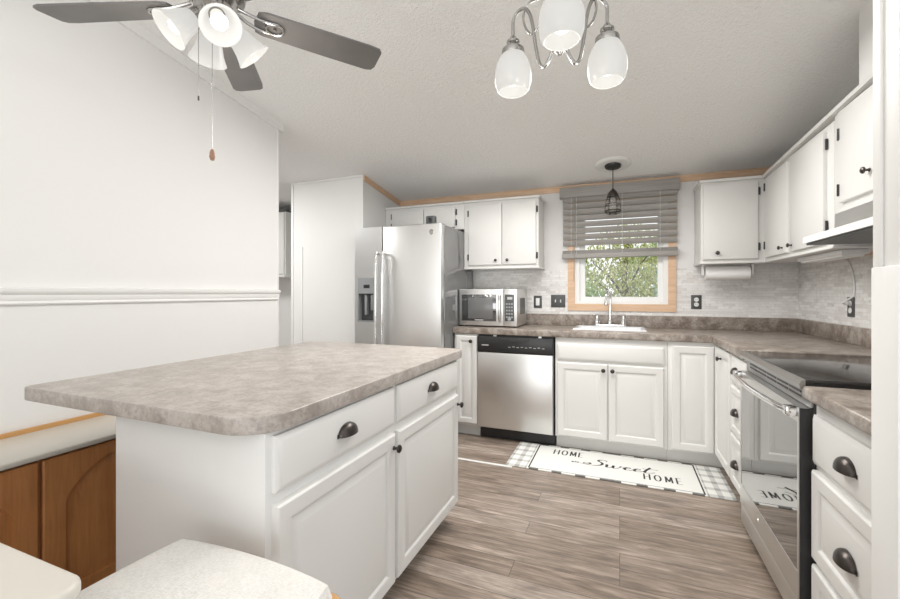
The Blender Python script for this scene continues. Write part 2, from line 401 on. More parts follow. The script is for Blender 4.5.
# white crown strips
bm = prism(B(), [(-3.5, ceil(-3.5)-0.055), (-3.5, ceil(-3.5)+0.002), (RIDGE, ceil(RIDGE)+0.002), (2.345, ceil(2.345)+0.002), (2.345, ceil(2.345)-0.055), (RIDGE, ceil(RIDGE)-0.055)], 'x', XL-0.01, XL+0.016); struct('trim_3', bm, M['trimwhite'])
box(bm := B(), -2.995, -2.16, 3.238, 3.246, ceil(3.246)-0.016, ceil(3.246)+0.004, 0.002); struct('trim_4', bm, M['trimwhite'])
box(bm := B(), -2.992, -2.965, 3.238, 3.27, 0, ceil(3.27), 0.003); struct('trim_5', bm, M['trimwhite'])
box(bm := B(), -2.875, -2.853, 3.239, 3.246, 0.02, 1.67, 0.002); struct('trim_6', bm, M['trimwhite'])
# chair rail: stepped moulding
prof = [(0, 1.172), (0.010, 1.172), (0.014, 1.178), (0.012, 1.188), (0.016, 1.196), (0.016, 1.212), (0.024, 1.220), (0.028, 1.228), (0.028, 1.240), (0, 1.243)]
bm = B(); rings = [[bm.verts.new((XL+a, y, z)) for a, z in prof] for y in (-3.5, 2.305)]
for k in range(len(prof)-1): bm.faces.new((rings[0][k], rings[0][k+1], rings[1][k+1], rings[1][k]))
bm.faces.new(rings[0]); bm.faces.new(rings[1]); struct('trim_7', bm, M['trimwhite'])
# end of the left wall, small corner bead
box(bm := B(), XL-0.105, XL+0.004, 2.30, 2.312, 0, ceil(2.305)-0.05, 0.002); struct('trim_8', bm, M['trimwhite'])
# casing on the end of the partition at the right edge
bm = B(); box(bm, 0.529, 0.536, 1.138, 1.217, 1.275, ceil(1.2), 0.002); box(bm, 0.5225, 0.530, 1.191, 1.222, 1.275, ceil(1.2), 0.003); box(bm, 0.5215, 0.536, 1.127, 1.226, 0, 1.277, 0.003)
struct('trim_9', bm, M['trimwhite'])
# pale floor strip half hidden by the rug
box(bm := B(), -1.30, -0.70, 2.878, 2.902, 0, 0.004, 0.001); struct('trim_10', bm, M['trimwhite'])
# window: pine casing, white vinyl frame and sash, panes
wn = finish('window_1', cells(B(), [-0.435, -0.375, 0.375, 0.434], [1.063, 1.124, 1.98, 2.04], lambda i, j: not (i == 1 and j == 1), 0, 0.018, mapper('S', 0, 0, YW)), M['pine'])
wn['kind'] = 'structure'; OFF[wn.name] = Vector((0, 0, 0)); wn['label'] = 'pine cased window over the sink'
bm = cells(B(), [-0.375, -0.335, 0.338, 0.375], [1.124, 1.150, 1.94, 1.98], lambda i, j: not (i == 1 and j == 1), 0.004, -0.09, mapper('S', 0, 0, YW))
fr = part('window_frame', bm, M['white'], wn)
bm = cells(B(), [-0.335, -0.288, 0.299, 0.338], [1.150, 1.186, 1.555, 1.60, 1.90, 1.94], lambda i, j: not (i == 1 and j in (1, 3)), -0.02, -0.06, mapper('S', 0, 0, YW))
part('sash', bm, M['white'], wn)
part('pane', box(B(), -0.29, 0.30, YW+0.036, YW+0.042, 1.18, 1.91), M['glass'], wn)

# hall beyond the left wall: a cabinet seen in the gap
t = thing('wall_cabinet', 'white wall cabinet in the hall gap between left wall and pantry', 'cabinet', (-3.72, 3.9, 1.40))
part('body', box(B(), -4.05, -3.42, 3.62, YW, 1.42, 2.12), M['cab'], t)
part('bottom_rail', box(B(), -4.05, -3.42, 3.60, YW, 1.395, 1.42, 0.003), M['cab'], t)
part('top_edge', box(B(), -4.05, -3.42, 3.60, YW, 2.12, 2.15, 0.003), M['dgrey'], t, 'dark grey top edge')
d = part('door', slab(B(), mapper('S', -4.03, 1.43, 3.62), 0.30, 0.68), M['cab'], t)
part('knob', knob(B(), 'S', -3.76, 1.46, 3.601), M['bronze'], d, 'dark round knob')
d = part('door', slab(B(), mapper('S', -3.72, 1.43, 3.62), 0.29, 0.68), M['cab'], t)
part('knob', knob(B(), 'S', -3.70, 1.46, 3.601), M['bronze'], d, 'dark round knob')

# ------------------------------------------------------------------ island
t = thing('kitchen_island', 'white kitchen island with mottled taupe overhanging top', 'island', (-1.1, 1.45, 0))
bm = B(); box(bm, -1.398, -0.812, 0.79, 2.095, 0.10, 0.872, 0.002); box(bm, -1.36, -0.90, 0.84, 2.06, 0, 0.10)
part('body', bm, M['cab'], t)
top = rrect(-1.805, -0.786, 0.742, 2.150, (0.03, 0.115, 0.045, 0.06))
part('countertop', slabtop(top, 0.873, 0.916, 0.0035), M['lamtop'], t)
def island_front(y0, y1, knob_y):
    d = part('drawer', drawerfront(B(), mapper('E', y0, 0.716, -0.812), y1-y0, 0.144), M['cab'], t)
    part('cup_pull', cuppull(B(), 'E', (y0+y1)/2-0.014, 0.780, -0.7905), M['bronze'], d, 'dark bronze cup pull')
    d = part('door', raised(B(), mapper('E', y0, 0.115, -0.812), y1-y0, 0.570), M['cab'], t)
    part('knob', knob(B(), 'E', knob_y, 0.635, -0.7905), M['bronze'], d, 'dark bronze knob')
island_front(0.812, 1.410, 1.390)
island_front(1.434, 2.080, 2.062)

# ------------------------------------------------------------------ base cabinets along the back wall
FY, FX = 3.37, 0.62
def base_body(x0, x1, t, mat_=None, sink=False):
    bm = B()
    if sink:
        box(bm, x0, x1, FY, YW-0.01, 0.10, 0.70, 0.001); box(bm, x0, x1, FY, FY+0.02, 0.70, 0.874, 0.001)
    else: box(bm, x0, x1, FY, YW-0.01, 0.10, 0.874, 0.001)
    part('body', bm, M['cab'], t)
    part('toe_kick', box(B(), x0, x1, FY+0.065, YW-0.02, 0, 0.10), M['cab'], t)
t = thing('base_cabinet', 'narrow white base cabinet between fridge and dishwasher', 'cabinet', (-1.20, 3.65, 0))
base_body(-1.318, -1.107, t)
d = part('door', raised(B(), mapper('S', -1.302, 0.118, FY), 0.192, 0.742, 0.02, 0.045), M['cab'], t)
part('knob', knob(B(), 'S', -1.160, 0.815, FY-0.02), M['bronze'], d, 'dark bronze knob')

t = thing('base_cabinet', 'white two-door sink base cabinet below the window', 'cabinet', (-0.08, 3.65, 0))
base_body(-0.468, 0.318, t, sink=True)
part('false_drawer_front', drawerfront(B(), mapper('S', -0.452, 0.702, FY), 0.746, 0.126), M['cab'], t)
d = part('door', raised(B(), mapper('S', -0.452, 0.112, FY), 0.368, 0.572), M['cab'], t)
part('knob', knob(B(), 'S', -0.114, 0.640, FY-0.02), M['bronze'], d, 'dark bronze knob')
d = part('door', raised(B(), mapper('S', -0.078, 0.112, FY), 0.372, 0.572), M['cab'], t)
part('knob', knob(B(), 'S', -0.050, 0.640, FY-0.02), M['bronze'], d, 'dark bronze knob')

t = thing('corner_base_cabinet', 'white corner base cabinet with folding doors right of the sink', 'cabinet', (0.80, 3.5, 0))
bm = B(); box(bm, 0.320, XR-0.01, FY, YW-0.01, 0.10, 0.874, 0.001); box(bm, FX, XR-0.01, 2.915, FY, 0.10, 0.874, 0.001)
part('body', bm, M['cab'], t)
bm = B(); box(bm, 0.320, XR-0.02, FY+0.065, YW-0.02, 0, 0.10); box(bm, FX+0.065, XR-0.02, 2.915, FY+0.065, 0, 0.10)
part('toe_kick', bm, M['cab'], t)
part('door', raised(B(), mapper('S', 0.346, 0.112, FY), 0.258, 0.735, 0.02, 0.05), M['cab'], t)
d = part('door', raised(B(), mapper('W', 2.93, 0.125, FX), 0.40, 0.735, 0.02, 0.05), M['cab'], t)
part('knob', knob(B(), 'W', 3.13, 0.80, FX-0.02), M['bronze'], d, 'dark bronze knob')

t = thing('drawer_base_cabinet', 'narrow white drawer cabinet left of the stove', 'cabinet', (0.9, 2.74, 0))
part('body', box(B(), FX, XR-0.01, 2.578, 2.912, 0.10, 0.874, 0.001), M['cab'], t)
part('toe_kick', box(B(), FX+0.065, XR-0.02, 2.578, 2.912, 0, 0.10), M['cab'], t)
for z, h_ in ((0.70, 0.155), (0.42, 0.265), (0.125, 0.28)):
    f = drawerfront if z > 0.6 else (lambda b, m, a, c: raised(b, m, a, c, 0.02, 0.04))
    d = part('drawer', f(B(), mapper('W', 2.590, z, FX), 0.310, h_), M['cab'], t)
    part('cup_pull', cuppull(B(), 'W', 2.76, z+h_*0.45, FX-0.0205), M['bronze'], d, 'dark bronze cup pull')

t = thing('drawer_base_cabinet', 'white drawer cabinet right of the stove near the casing', 'cabinet', (0.9, 1.5, 0))
part('body', box(B(), FX, XR-0.01, 1.222, 1.790, 0.10, 0.861, 0.001), M['cab'], t)
part('toe_kick', box(B(), FX+0.065, XR-0.02, 1.222, 1.790, 0, 0.10), M['cab'], t)
for z, h_ in ((0.645, 0.165), (0.325, 0.298), (0.115, 0.19)):
    f = drawerfront if z > 0.6 else raised
    d = part('drawer', f(B(), mapper('W', 1.270, z, FX), 0.508, h_), M['cab'], t)
    part('cup_pull', cuppull(B(), 'W', 1.524, z+h_*0.42, FX-0.0205, 0.092, 0.040, 0.030), M['bronze'], d, 'dark bronze cup pull')

# worktop: L-shaped run with the sink cut-out, and the short run right of the stove
def lmap(u, v, d): return Vector((u, v, d))
SX0, SX1, SY0, SY1 = -0.35, 0.19, 3.49, 3.87
ZC = 0.926
xs = [-1.325, SX0+0.015, SX1-0.015, 0.588, XR-0.008]; ys = [2.574, 3.345, SY0+0.015, SY1-0.015, YW-0.008]
bm = cells(B(), xs, ys, lambda i, j: (i == 3 or j >= 1) and not (i == 1 and j == 2), 0.875, ZC, lmap)
bmesh.ops.recalc_face_normals(bm, faces=bm.faces[:])
es = [e for e in bm.edges if len(e.link_faces) == 2 and abs(e.verts[0].co.z-e.verts[1].co.z) < 1e-6 and abs(e.link_faces[0].normal.dot(e.link_faces[1].normal)) < 0.1]
bmesh.ops.bevel(bm, geom=es, offset=0.008, segments=3, profile=0.5, affect='EDGES')
t = thing('countertop', 'mottled brown L-shaped countertop along the back wall', 'countertop', (-0.05, 3.6, 0.875))
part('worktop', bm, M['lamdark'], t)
bm = B(); box(bm, -1.325, XR-0.008, YW-0.026, YW-0.0065, ZC, 1.028, 0.004); box(bm, XR-0.026, XR-0.0065, 2.574, YW-0.02, ZC, 1.028, 0.004)
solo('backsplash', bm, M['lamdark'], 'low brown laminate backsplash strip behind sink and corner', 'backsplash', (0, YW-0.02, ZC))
t = thing('countertop', 'short mottled countertop right of the stove', 'countertop', (0.9, 1.5, 0.862))
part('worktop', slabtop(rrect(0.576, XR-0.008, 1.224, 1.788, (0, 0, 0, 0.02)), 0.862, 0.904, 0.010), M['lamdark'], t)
part('backsplash', box(B(), XR-0.026, XR-0.0065, 1.224, 1.788, 0.904, 1.02, 0.004), M['lamdark'], t)

# dishwasher
t = thing('dishwasher', 'stainless dishwasher with black control panel left of the sink cabinet', 'dishwasher', (-0.785, 3.65, 0))
part('body', box(B(), -1.101, -0.478, FY, YW-0.02, 0.10, 0.872), M['blackmat'], t)
part('door', slab(B(), mapper('S', -1.105, 0.105, FY), 0.622, 0.625, 0.028, 0.008), M['steel'], t, 'brushed stainless door')
cp = part('control_panel', slab(B(), mapper('S', -1.105, 0.733, FY), 0.622, 0.128, 0.030, 0.006), M['black'], t, 'glossy black control panel')
bm = prism(B(), [(-0.90, 0.850), (-0.89, 0.838), (-0.82, 0.826), (-0.74, 0.826), (-0.67, 0.838), (-0.66, 0.850)], 'y', FY-0.036, FY-0.028)
part('latch_handle', bm, M['blackmat'], cp)
bm = B()
for k in range(9): box(bm, -0.84+k*0.034, -0.84+k*0.034+0.020, FY-0.0305, FY-0.0296, 0.778+0.004*(k % 2), 0.782+0.004*(k % 2))
part('button_marks', bm, M['lightprint'], cp, 'pale printed control marks')
part('nameplate', box(B(), -1.065, -1.005, FY-0.0305, FY-0.0296, 0.785, 0.793), M['lightprint'], cp, 'small pale nameplate')
part('kick_plate', box(B(), -1.095, -0.475, FY+0.05, FY+0.07, 0.004, 0.10), M['black'], t, 'black kick plate')
part('mounting_clip', box(B(), -0.97, -0.945, FY-0.012, FY, 0.859, 0.875), M['steel'], t)
part('mounting_clip', box(B(), -0.60, -0.575, FY-0.012, FY, 0.859, 0.875), M['steel'], t)

# ------------------------------------------------------------------ range
SY_0, SY_1 = 1.800, 2.566
t = thing('range_stove', 'stainless glass-top range with black oven window on right wall', 'stove', (0.9, 2.18, 0))
part('body', box(B(), 0.615, 1.235, SY_0, SY_1, 0.045, 0.895, 0.002), M['blackmat'], t, 'black sides')
bm = slabtop(rrect(0.592, 1.20, SY_0-0.002, SY_1+0.002, (0.008,)*4), 0.910, 0.922, 0.003)
part('cooktop', bm, M['cooktop'], t, 'smooth black glass cooktop')
bm = prism(B(), [(0.578, 0.890), (0.574, 0.904), (0.580, 0.918), (0.592, 0.922), (0.592, 0.886)], 'y', SY_0-0.004, SY_1+0.004)
part('front_trim', bm, M['steeld'], t, 'stainless front edge trim')
part('rim', box(B(), 0.590, 1.235, SY_0, SY_1, 0.894, 0.910), M['black'], t)
bm = B()
for k in range(5): box(bm, 0.604, 0.612, SY_0+0.075+k*0.13, SY_0+0.075+k*0.13+0.115, 0.846, 0.853); box(bm, 0.604, 0.612, SY_0+0.075+k*0.13, SY_0+0.075+k*0.13+0.115, 0.862, 0.869)
vb = part('vent_panel', box(B(), 0.606, 0.616, SY_0, SY_1, 0.825, 0.882, 0.001), M['steeld'], t, 'stainless vent strip with slots')
part('vent_slot', bm, M['black'], vb, 'black vent slots')
part('vent_shadow_gap', box(B(), 0.600, 0.616, SY_0+0.004, SY_1-0.004, 0.880, 0.894), M['black'], t)
# door: stainless frame round a dark window
bm = cells(B(), [SY_0+0.002, SY_0+0.016, SY_1-0.016, SY_1-0.002], [0.148, 0.246, 0.770, 0.822], lambda i, j: not (i == 1 and j == 1), 0, 0.038, lambda u, v, d: Vector((0.613-d, u, v)))
dr = part('oven_door', bm, M['steel'], t, 'stainless oven door frame')
part('oven_window', box(B(), 0.577, 0.610, SY_0+0.015, SY_1-0.015, 0.244, 0.772), M['blackglass'], dr, 'mirror-like black oven glass')
part('door_edge', box(B(), 0.577, 0.613, SY_0-0.002, SY_0+0.003, 0.148, 0.822), M['black'], dr, 'black door side')
hp = curve([(0.550, SY_0+0.030, 0.806), (0.534, SY_0+0.12, 0.806), (0.521, (SY_0+SY_1)/2, 0.806), (0.534, SY_1-0.12, 0.806), (0.550, SY_1-0.030, 0.806)], 6)
hb = part('handle', tube(B(), hp, 0.0115, 12), M['chrome'], dr, 'bowed chrome handle')
for ya in (SY_0+0.008, SY_1-0.046): part('handle_mount', box(B(), 0.540, 0.578, ya, ya+0.038, 0.789, 0.823, 0.005), M['chrome'], dr)

part('badge', lathe(B(), [(0, 0), (0.009, 0), (0.009, 0.002), (0, 0.003)], (0.575, 2.27, 0.197), (-1, 0, 0), 16), M['chrome'], dr)
part('storage_drawer', slab(B(), mapper('W', SY_0+0.002, 0.045, 0.615), SY_1-SY_0-0.004, 0.095, 0.036, 0.006), M['steel'], t, 'stainless bottom drawer')
for y in (SY_0+0.05, SY_1-0.05):
    for x in (0.66, 1.19): part('foot', lathe(B(), [(0, 0), (0.018, 0), (0.018, 0.008), (0.01, 0.01), (0.01, 0.05), (0, 0.05)], (x, y, 0), (0, 0, 1), 12), M['black'], t)
bg_ = part('back_guard', box(B(), 1.19, 1.235, SY_0, SY_1, 0.90, 1.06, 0.006), M['steel'], t, 'stainless back control panel')
for k in range(4):
    y = SY_0+0.10+(k if k < 2 else k+3.4)*0.09
    part('control_knob', lathe(B(), [(0, 0), (0.02, 0), (0.018, 0.018), (0, 0.02)], (1.19, y, 0.98), (-1, 0, 0), 16), M['black'], bg_, 'black control knob')

# ------------------------------------------------------------------ fridge
FX0, FX1, FYF = -2.152, -1.330, 3.10
t = thing('refrigerator', 'stainless side-by-side refrigerator with ice dispenser beside the pantry', 'refrigerator', ((FX0+FX1)/2, 3.5, 0))
part('body', box(B(), FX0+0.004, FX1, FYF+0.075, 3.90, 0.03, 1.782, 0.006), M['steelside'], t, 'glossy grey cabinet sides')
part('base_grille', box(B(), FX0+0.02, FX1-0.02, FYF+0.06, FYF+0.09, 0.01, 0.09), M['black'], t, 'black base grille')
xm = -1.874
DX0, DX1, DZ0, DZ1 = -2.122, -1.955, 0.968, 1.350
bm = cells(B(), [FX0, DX0, DX1, xm-0.003], [0.095, DZ0, DZ1, 1.785], lambda i, j: not (i == 1 and j == 1), 0, 0.062, mapper('S', 0, 0, FYF+0.062))
bmesh.ops.recalc_face_normals(bm, faces=bm.faces[:])
dl = part('freezer_door', bm, M['steel'], t, 'stainless freezer door')
dp = part('dispenser', cells(B(), [DX0, DX0+0.008, DX1-0.008, DX1], [DZ0, DZ0+0.012, 1.215, DZ1], lambda i, j: not (i == 1 and j == 1), 0.0, 0.064, mapper('S', 0, 0, FYF+0.062)), M['grey'], dl, 'grey ice and water dispenser') 
bm = B(); box(bm, DX0+0.004, DX1-0.004, FYF+0.050, FYF+0.060, DZ0+0.004, 1.22); part('dispenser_recess', bm, M['dgrey'], dl, 'dark dispenser recess')
for xa, za in ((-2.060, 1.03), (-1.998, 1.07)): part('dispenser_paddle', box(B(), xa, xa+0.022, FYF+0.012, FYF+0.05, za, 1.205, 0.004), M['grey'], dl)
part('dispenser_display', box(B(), -2.06, -2.00, FYF-0.004, FYF, 1.262, 1.292, 0.001), M['black'], dl, 'small black display')
bm = B(); box(bm, xm+0.003, FX1, FYF, FYF+0.062, 0.095, 1.785, 0.008, 3)
drr = part('fridge_door', bm, M['steel'], t, 'stainless fridge door')
part('badge', lathe(B(), [(0, 0), (0.022, 0), (0.022, 0.003), (0.018, 0.004), (0.017, 0.002), (0, 0.002)], (-1.415, FYF, 1.715), (0, -1, 0), 20), M['nickel'], drr, 'round chrome badge')
for xx, dd in ((xm-0.032, dl), (xm+0.032, drr)):
    pts = curve([(xx, FYF, 1.555), (xx, FYF-0.034, 1.560), (xx, FYF-0.050, 1.52), (xx, FYF-0.056, 1.15), (xx, FYF-0.052, 0.70), (xx, FYF-0.038, 0.615), (xx, FYF, 0.60)], 5)
    part('handle', tube(B(), pts, 0.0135, 12), M['chrome'], dd, 'long bowed chrome handle')
for xa in (FX0+0.01, FX1-0.06): part('hinge_cover', box(B(), xa, xa+0.05, FYF+0.03, FYF+0.11, 1.772, 1.790, 0.003), M['dgrey'], t, 'dark hinge cover')
t = thing('indoor_camera', 'small black square camera standing on top of the refrigerator', 'camera', (-1.485, 3.25, 1.791))
bm = B(); box(bm, -1.52, -1.45, 3.23, 3.27, 1.791, 1.799, 0.003); part('base', bm, M['black'], t)
c_ = part('housing', box(B(), -1.527, -1.443, 3.225, 3.275, 1.799, 1.874, 0.010, 3), M['dgrey'], t)
part('lens', lathe(B(), [(0, 0), (0.020, 0), (0.020, 0.004), (0.016, 0.004), (0.012, 0.001), (0, 0.002)], (-1.485, 3.225, 1.836), (0, -1, 0), 20), M['black'], c_)

# ------------------------------------------------------------------ upper cabinets
UY, UX = 3.64, 0.968
ZB, ZT = 1.442, 2.048
def crown(x0, x1, y0, y1, t):
    part('crown_strip', box(B(), x0, x1, y0, y1, ZT-0.004, ZT+0.016, 0.004), M['cab'], t)
def bottom_lip(x0, x1, y0, y1, t):
    part('bottom_rail', box(B(), x0, x1, y0, y1, ZB-0.004, ZB+0.010, 0.002), M['cab'], t)
t = thing('wall_cabinet', 'white two-door wall cabinet over the microwave', 'cabinet', (-1.0, 3.8, ZB))
part('body', box(B(), -1.328, -0.648, UY, YW-0.002, ZB+0.004, ZT, 0.001), M['cab'], t)
crown(-1.328, -0.634, UY-0.022, YW-0.015, t); bottom_lip(-1.328, -0.641, UY-0.006, YW-0.008, t)
for x0, x1, kx, hx in ((-1.280, -0.972, -1.022, -1.289), (-0.966, -0.668, -0.918, -0.660)):
    d = part('door', slab(B(), mapper('S', x0, 1.472, UY), x1-x0, 0.542), M['cab'], t)
    part('knob', knob(B(), 'S', kx, 1.512, UY-0.019, 0.85), M['bronze'], d, 'dark bronze knob')
    for z in (1.545, 1.945): part('hinge', hinge(B(), 'S', hx, z, UY-0.004), M['black'], d, 'black hinge')
t = thing('wall_cabinet', 'short white wall cabinet above the refrigerator', 'cabinet', (-1.75, 3.8, 1.80))
part('body', box(B(), -2.160, -1.331, UY, YW-0.002, 1.81, ZT, 0.001), M['cab'], t)
crown(-2.160, -1.331, UY-0.022, YW-0.015, t)
for x0, x1, hx in ((-2.085, -1.738, -2.092), (-1.730, -1.415, -1.406)):
    d = part('door', slab(B(), mapper('S', x0, 1.83, UY), x1-x0, 0.185), M['cab'], t)
    for z in (1.875, 1.970): part('hinge', hinge(B(), 'S', hx, z, UY-0.004), M['black'], d, 'black hinge')
t = thing('wall_cabinet', 'white single-door wall cabinet above the paper towel holder', 'cabinet', (0.75, 3.8, ZB))
part('body', box(B(), 0.566, XR-0.002, UY, YW-0.002, ZB+0.004, ZT, 0.001), M['cab'], t)
crown(0.556, UX, UY-0.022, YW-0.015, t); bottom_lip(0.561, UX, UY-0.006, YW-0.008, t)
d = part('door', slab(B(), mapper('S', 0.580, 1.468, UY), 0.343, 0.558), M['cab'], t)
part('knob', knob(B(), 'S', 0.668, 1.515, UY-0.019, 0.95), M['bronze'], d, 'dark bronze knob')
for z in (1.555, 1.955): part('hinge', hinge(B(), 'S', 0.931, z, UY-0.004), M['black'], d, 'black hinge')
t = thing('wall_cabinet', 'white two-door wall cabinet on right wall beside the range hood', 'cabinet', (1.1, 3.1, ZB))
part('body', box(B(), UX, XR-0.002, 2.594, UY-0.002, ZB+0.004, ZT+0.010, 0.001), M['cab'], t)
CT = lambda y: ZT+0.016+(UY-y)*0.034
part('crown_strip', prism(B(), [(2.594, CT(2.594)-0.020), (2.594, CT(2.594)), (UY-0.002, CT(UY)), (UY-0.002, ZT-0.006)], 'x', UX-0.022, XR-0.01), M['cab'], t)
part('bottom_rail', box(B(), UX-0.006, XR-0.008, 2.594, UY-0.002, ZB-0.004, ZB+0.010, 0.002), M['cab'], t)
for y0, y1, ky, hy in ((3.165, 3.585, 3.235, 3.578), (2.668, 3.120, 3.080, 2.659)):
    d = part('door', slab(B(), mapper('W', y0, 1.468, UX), y1-y0, 0.560), M['cab'], t)
    part('knob', knob(B(), 'W', ky, 1.505, UX-0.019, 0.85), M['bronze'], d, 'dark bronze knob')
    for z in (1.555, 1.965): part('hinge', hinge(B(), 'W', hy, z, UX-(0.0185 if hy > 3 else 0.004)), M['black'], d, 'black hinge')
t = thing('wall_cabinet', 'short white wall cabinet above the range hood', 'cabinet', (1.1, 2.2, 1.60))
part('body', box(B(), UX, XR-0.002, 1.800, 2.592, 1.600, ZT+0.032, 0.001), M['cab'], t)
part('crown_strip', prism(B(), [(1.80, CT(1.8)-0.020), (1.80, CT(1.8)), (2.5935, CT(2.5935)), (2.5935, CT(2.5935)-0.020)], 'x', UX-0.022, XR-0.01), M['cab'], t)
for y0, y1, ky, hy in ((2.195, 2.510, 2.238, 2.500), (1.84, 2.185, 1.90, 2.16)):
    d = part('door', slab(B(), mapper('W', y0, 1.640, UX), y1-y0, 0.428), M['cab'], t)
    part('knob', knob(B(), 'W', ky, 1.725, UX-0.019, 0.95), M['bronze'], d, 'dark bronze knob')
    for z in (1.70, 1.96): part('hinge', hinge(B(), 'W', hy, z, UX-0.0185), M['black'], d, 'black hinge')

# range hood
t = thing('range_hood', 'white under-cabinet range hood with dark underside above the stove', 'hood', (1.0, 2.19, 1.455))
bm = prism(B(), [(0.835, 1.462), (0.835, 1.492), (0.966, 1.525), (XR-0.008, 1.525), (XR-0.008, 1.462)], 'y', 1.802, 2.562)
part('canopy', bm, M['trimwhite'], t)
part('upper_band', box(B(), 0.958, XR-0.01, 1.802, 2.562, 1.525, 1.599, 0.002), M['steel'], t, 'stainless upper band')
part('underside', box(B(), 0.845, XR-0.012, 1.812, 2.552, 1.452, 1.4625), M['dgrey'], t, 'dark grey underside')
for ya in (1.93, 2.02): part('switch', box(B(), 0.90, 0.93, ya, ya+0.06, 1.444, 1.453, 0.002), M['steel'], t)
# under cabinet light and pine cleat
t = thing('under_cabinet_light', 'white light bar under the right wall cabinet', 'light', (1.09, 2.95, 1.41))
part('housing', box(B(), 1.02, 1.13, 2.66, 3.22, 1.412, 1.4355, 0.004), M['white'], t)
part('diffuser', box(B(), 1.03, 1.12, 2.68, 3.20, 1.402, 1.413, 0.004), M['lightstrip'], t)
box(bm := B(), XR-0.022, XR-0.006, 2.40, 3.60, 1.425, 1.452, 0.002); struct('trim_11', bm, M['pine'])

# ------------------------------------------------------------------ blind
t = thing('window_blind', 'grey slatted blind with valance half raised over the sink window', 'blind', (0, 3.88, 2.0))
bm = B(); box(bm, -0.500, 0.455, 3.858, 3.870, 2.068, 2.160, 0.003); box(bm, -0.500, -0.488, 3.868, 3.925, 2.068, 2.160, 0.002); box(bm, 0.443, 0.455, 3.868, 3.925, 2.068, 2.160, 0.002)
part('valance', bm, M['blind'], t)
part('headrail', box(B(), -0.480, 0.436, 3.88, 3.925, 2.10, 2.145, 0.002), M['blind'], t)
ns = 8
for k in range(ns):
    z = 2.052-k*0.0555
    bm = B(); tl = math.radians(69)
    prf = []
    for s, tt in ((-1, 0), (-0.5, 0.0025), (0, 0.0032), (0.5, 0.0025), (1, 0), (1, -0.003), (0, 0.0004), (-1, -0.003)):
        a = s*0.0245
        prf.append((3.896 + a*math.cos(tl)*1.0 + tt*math.sin(tl)*-1, z + a*math.sin(tl)*-1 + tt*math.cos(tl)*-1))
    prism(bm, prf, 'x', -0.474, 0.440)
    part('slat', bm, M['blind'], t)
bm = B()
for k in range(4): box(bm, -0.476, 0.440, 3.870, 3.921, 1.566+k*0.0085, 1.5725+k*0.0085, 0.001)
part('stacked_slats', bm, M['blind'], t)
part('bottom_rail', box(B(), -0.480, 0.441, 3.869, 3.923, 1.528, 1.566, 0.003), M['blind'], t)
bm = B()
for x in (-0.40, -0.355, 0.02, 0.31):
    tube(bm, [(x, 3.867, 2.10), (x, 3.867, 1.566)], 0.0012, 6)
part('ladder_cord', bm, M['white'], t, 'white ladder cords')
part('tilt_wand', tube(B(), [(-0.372, 3.862, 2.08), (-0.376, 3.860, 1.32)], 0.003, 8), M['blind'], t)

# ------------------------------------------------------------------ sink and faucet
t = thing('kitchen_sink', 'white drop-in kitchen sink under the window', 'sink', (-0.08, 3.68, ZC))
bm = cells(B(), [SX0, SX0+0.03, SX1-0.03, SX1], [SY0, SY0+0.03, SY1-0.075, SY1], lambda i, j: not (i == 1 and j == 1), ZC+0.0005, ZC+0.011, lmap)
bmesh.ops.recalc_face_normals(bm, faces=bm.faces[:])
bmesh.ops.bevel(bm, geom=[e for e in bm.edges if abs(e.verts[0].co.z-e.verts[1].co.z) < 1e-6 and e.verts[0].co.z > ZC+0.006 and len(e.link_faces) == 2 and abs(e.link_faces[0].normal.dot(e.link_faces[1].normal)) < 0.1], offset=0.004, segments=2, affect='EDGES')
part('rim', bm, M['enamel'], t)
bm = B()
ring = lambda ins, z: [bm.verts.new((x, y, z)) for x, y in rrect(SX0+0.03+ins, SX1-0.03-ins, SY0+0.03+ins, SY1-0.075-ins, (0.012,)*4, 4)]
rs = [ring(0, ZC+0.0005), ring(0.004, 0.91), ring(0.010, 0.77), ring(0.04, 0.752)]
for a, b in zip(rs, rs[1:]):
    for k in range(len(a)): bm.faces.new((a[k], a[(k+1) % len(a)], b[(k+1) % len(a)], b[k]))
bm.faces.new(rs[-1])
part('basin', bm, M['enamel'], t)
part('drain', lathe(B(), [(0, 0.002), (0.03, 0.003), (0.04, 0.001), (0.04, 0)], (-0.08, 3.65, 0.752)), M['chrome'], t)
t = thing('kitchen_faucet', 'two-handle chrome faucet with tall spout behind the sink', 'faucet', (-0.08, 3.835, 0.937))
bm = slabtop(rrect(-0.205, 0.055, 3.810, 3.862, (0.024,)*4), 0.937, 0.953, 0.006); part('base_plate', bm, M['chrome'], t)
fx = -0.076
sp_ = curve([(fx, 3.836, 0.95), (fx, 3.836, 1.10), (fx, 3.834, 1.19), (fx-0.006, 3.815, 1.228), (fx-0.016, 3.785, 1.234), (fx-0.026, 3.757, 1.205), (fx-0.030, 3.748, 1.165)], 6)
s = part('spout', tube(B(), sp_, [0.013]*7+[0.0125]*6+[0.011]*(len(sp_)-13), 14), M['chrome'], t)
part('spray_head', lathe(B(), [(0, 0.045), (0.011, 0.043), (0.013, 0.02), (0.017, 0.0), (0.015, -0.008), (0, -0.008)], (fx-0.030, 3.747, 1.125)), M['chrome'], t)
part('collar', lathe(B(), [(0.022, 0), (0.020, 0.02), (0.0135, 0.035), (0.0125, 0.04)], (fx, 3.836, 0.952)), M['chrome'], t)
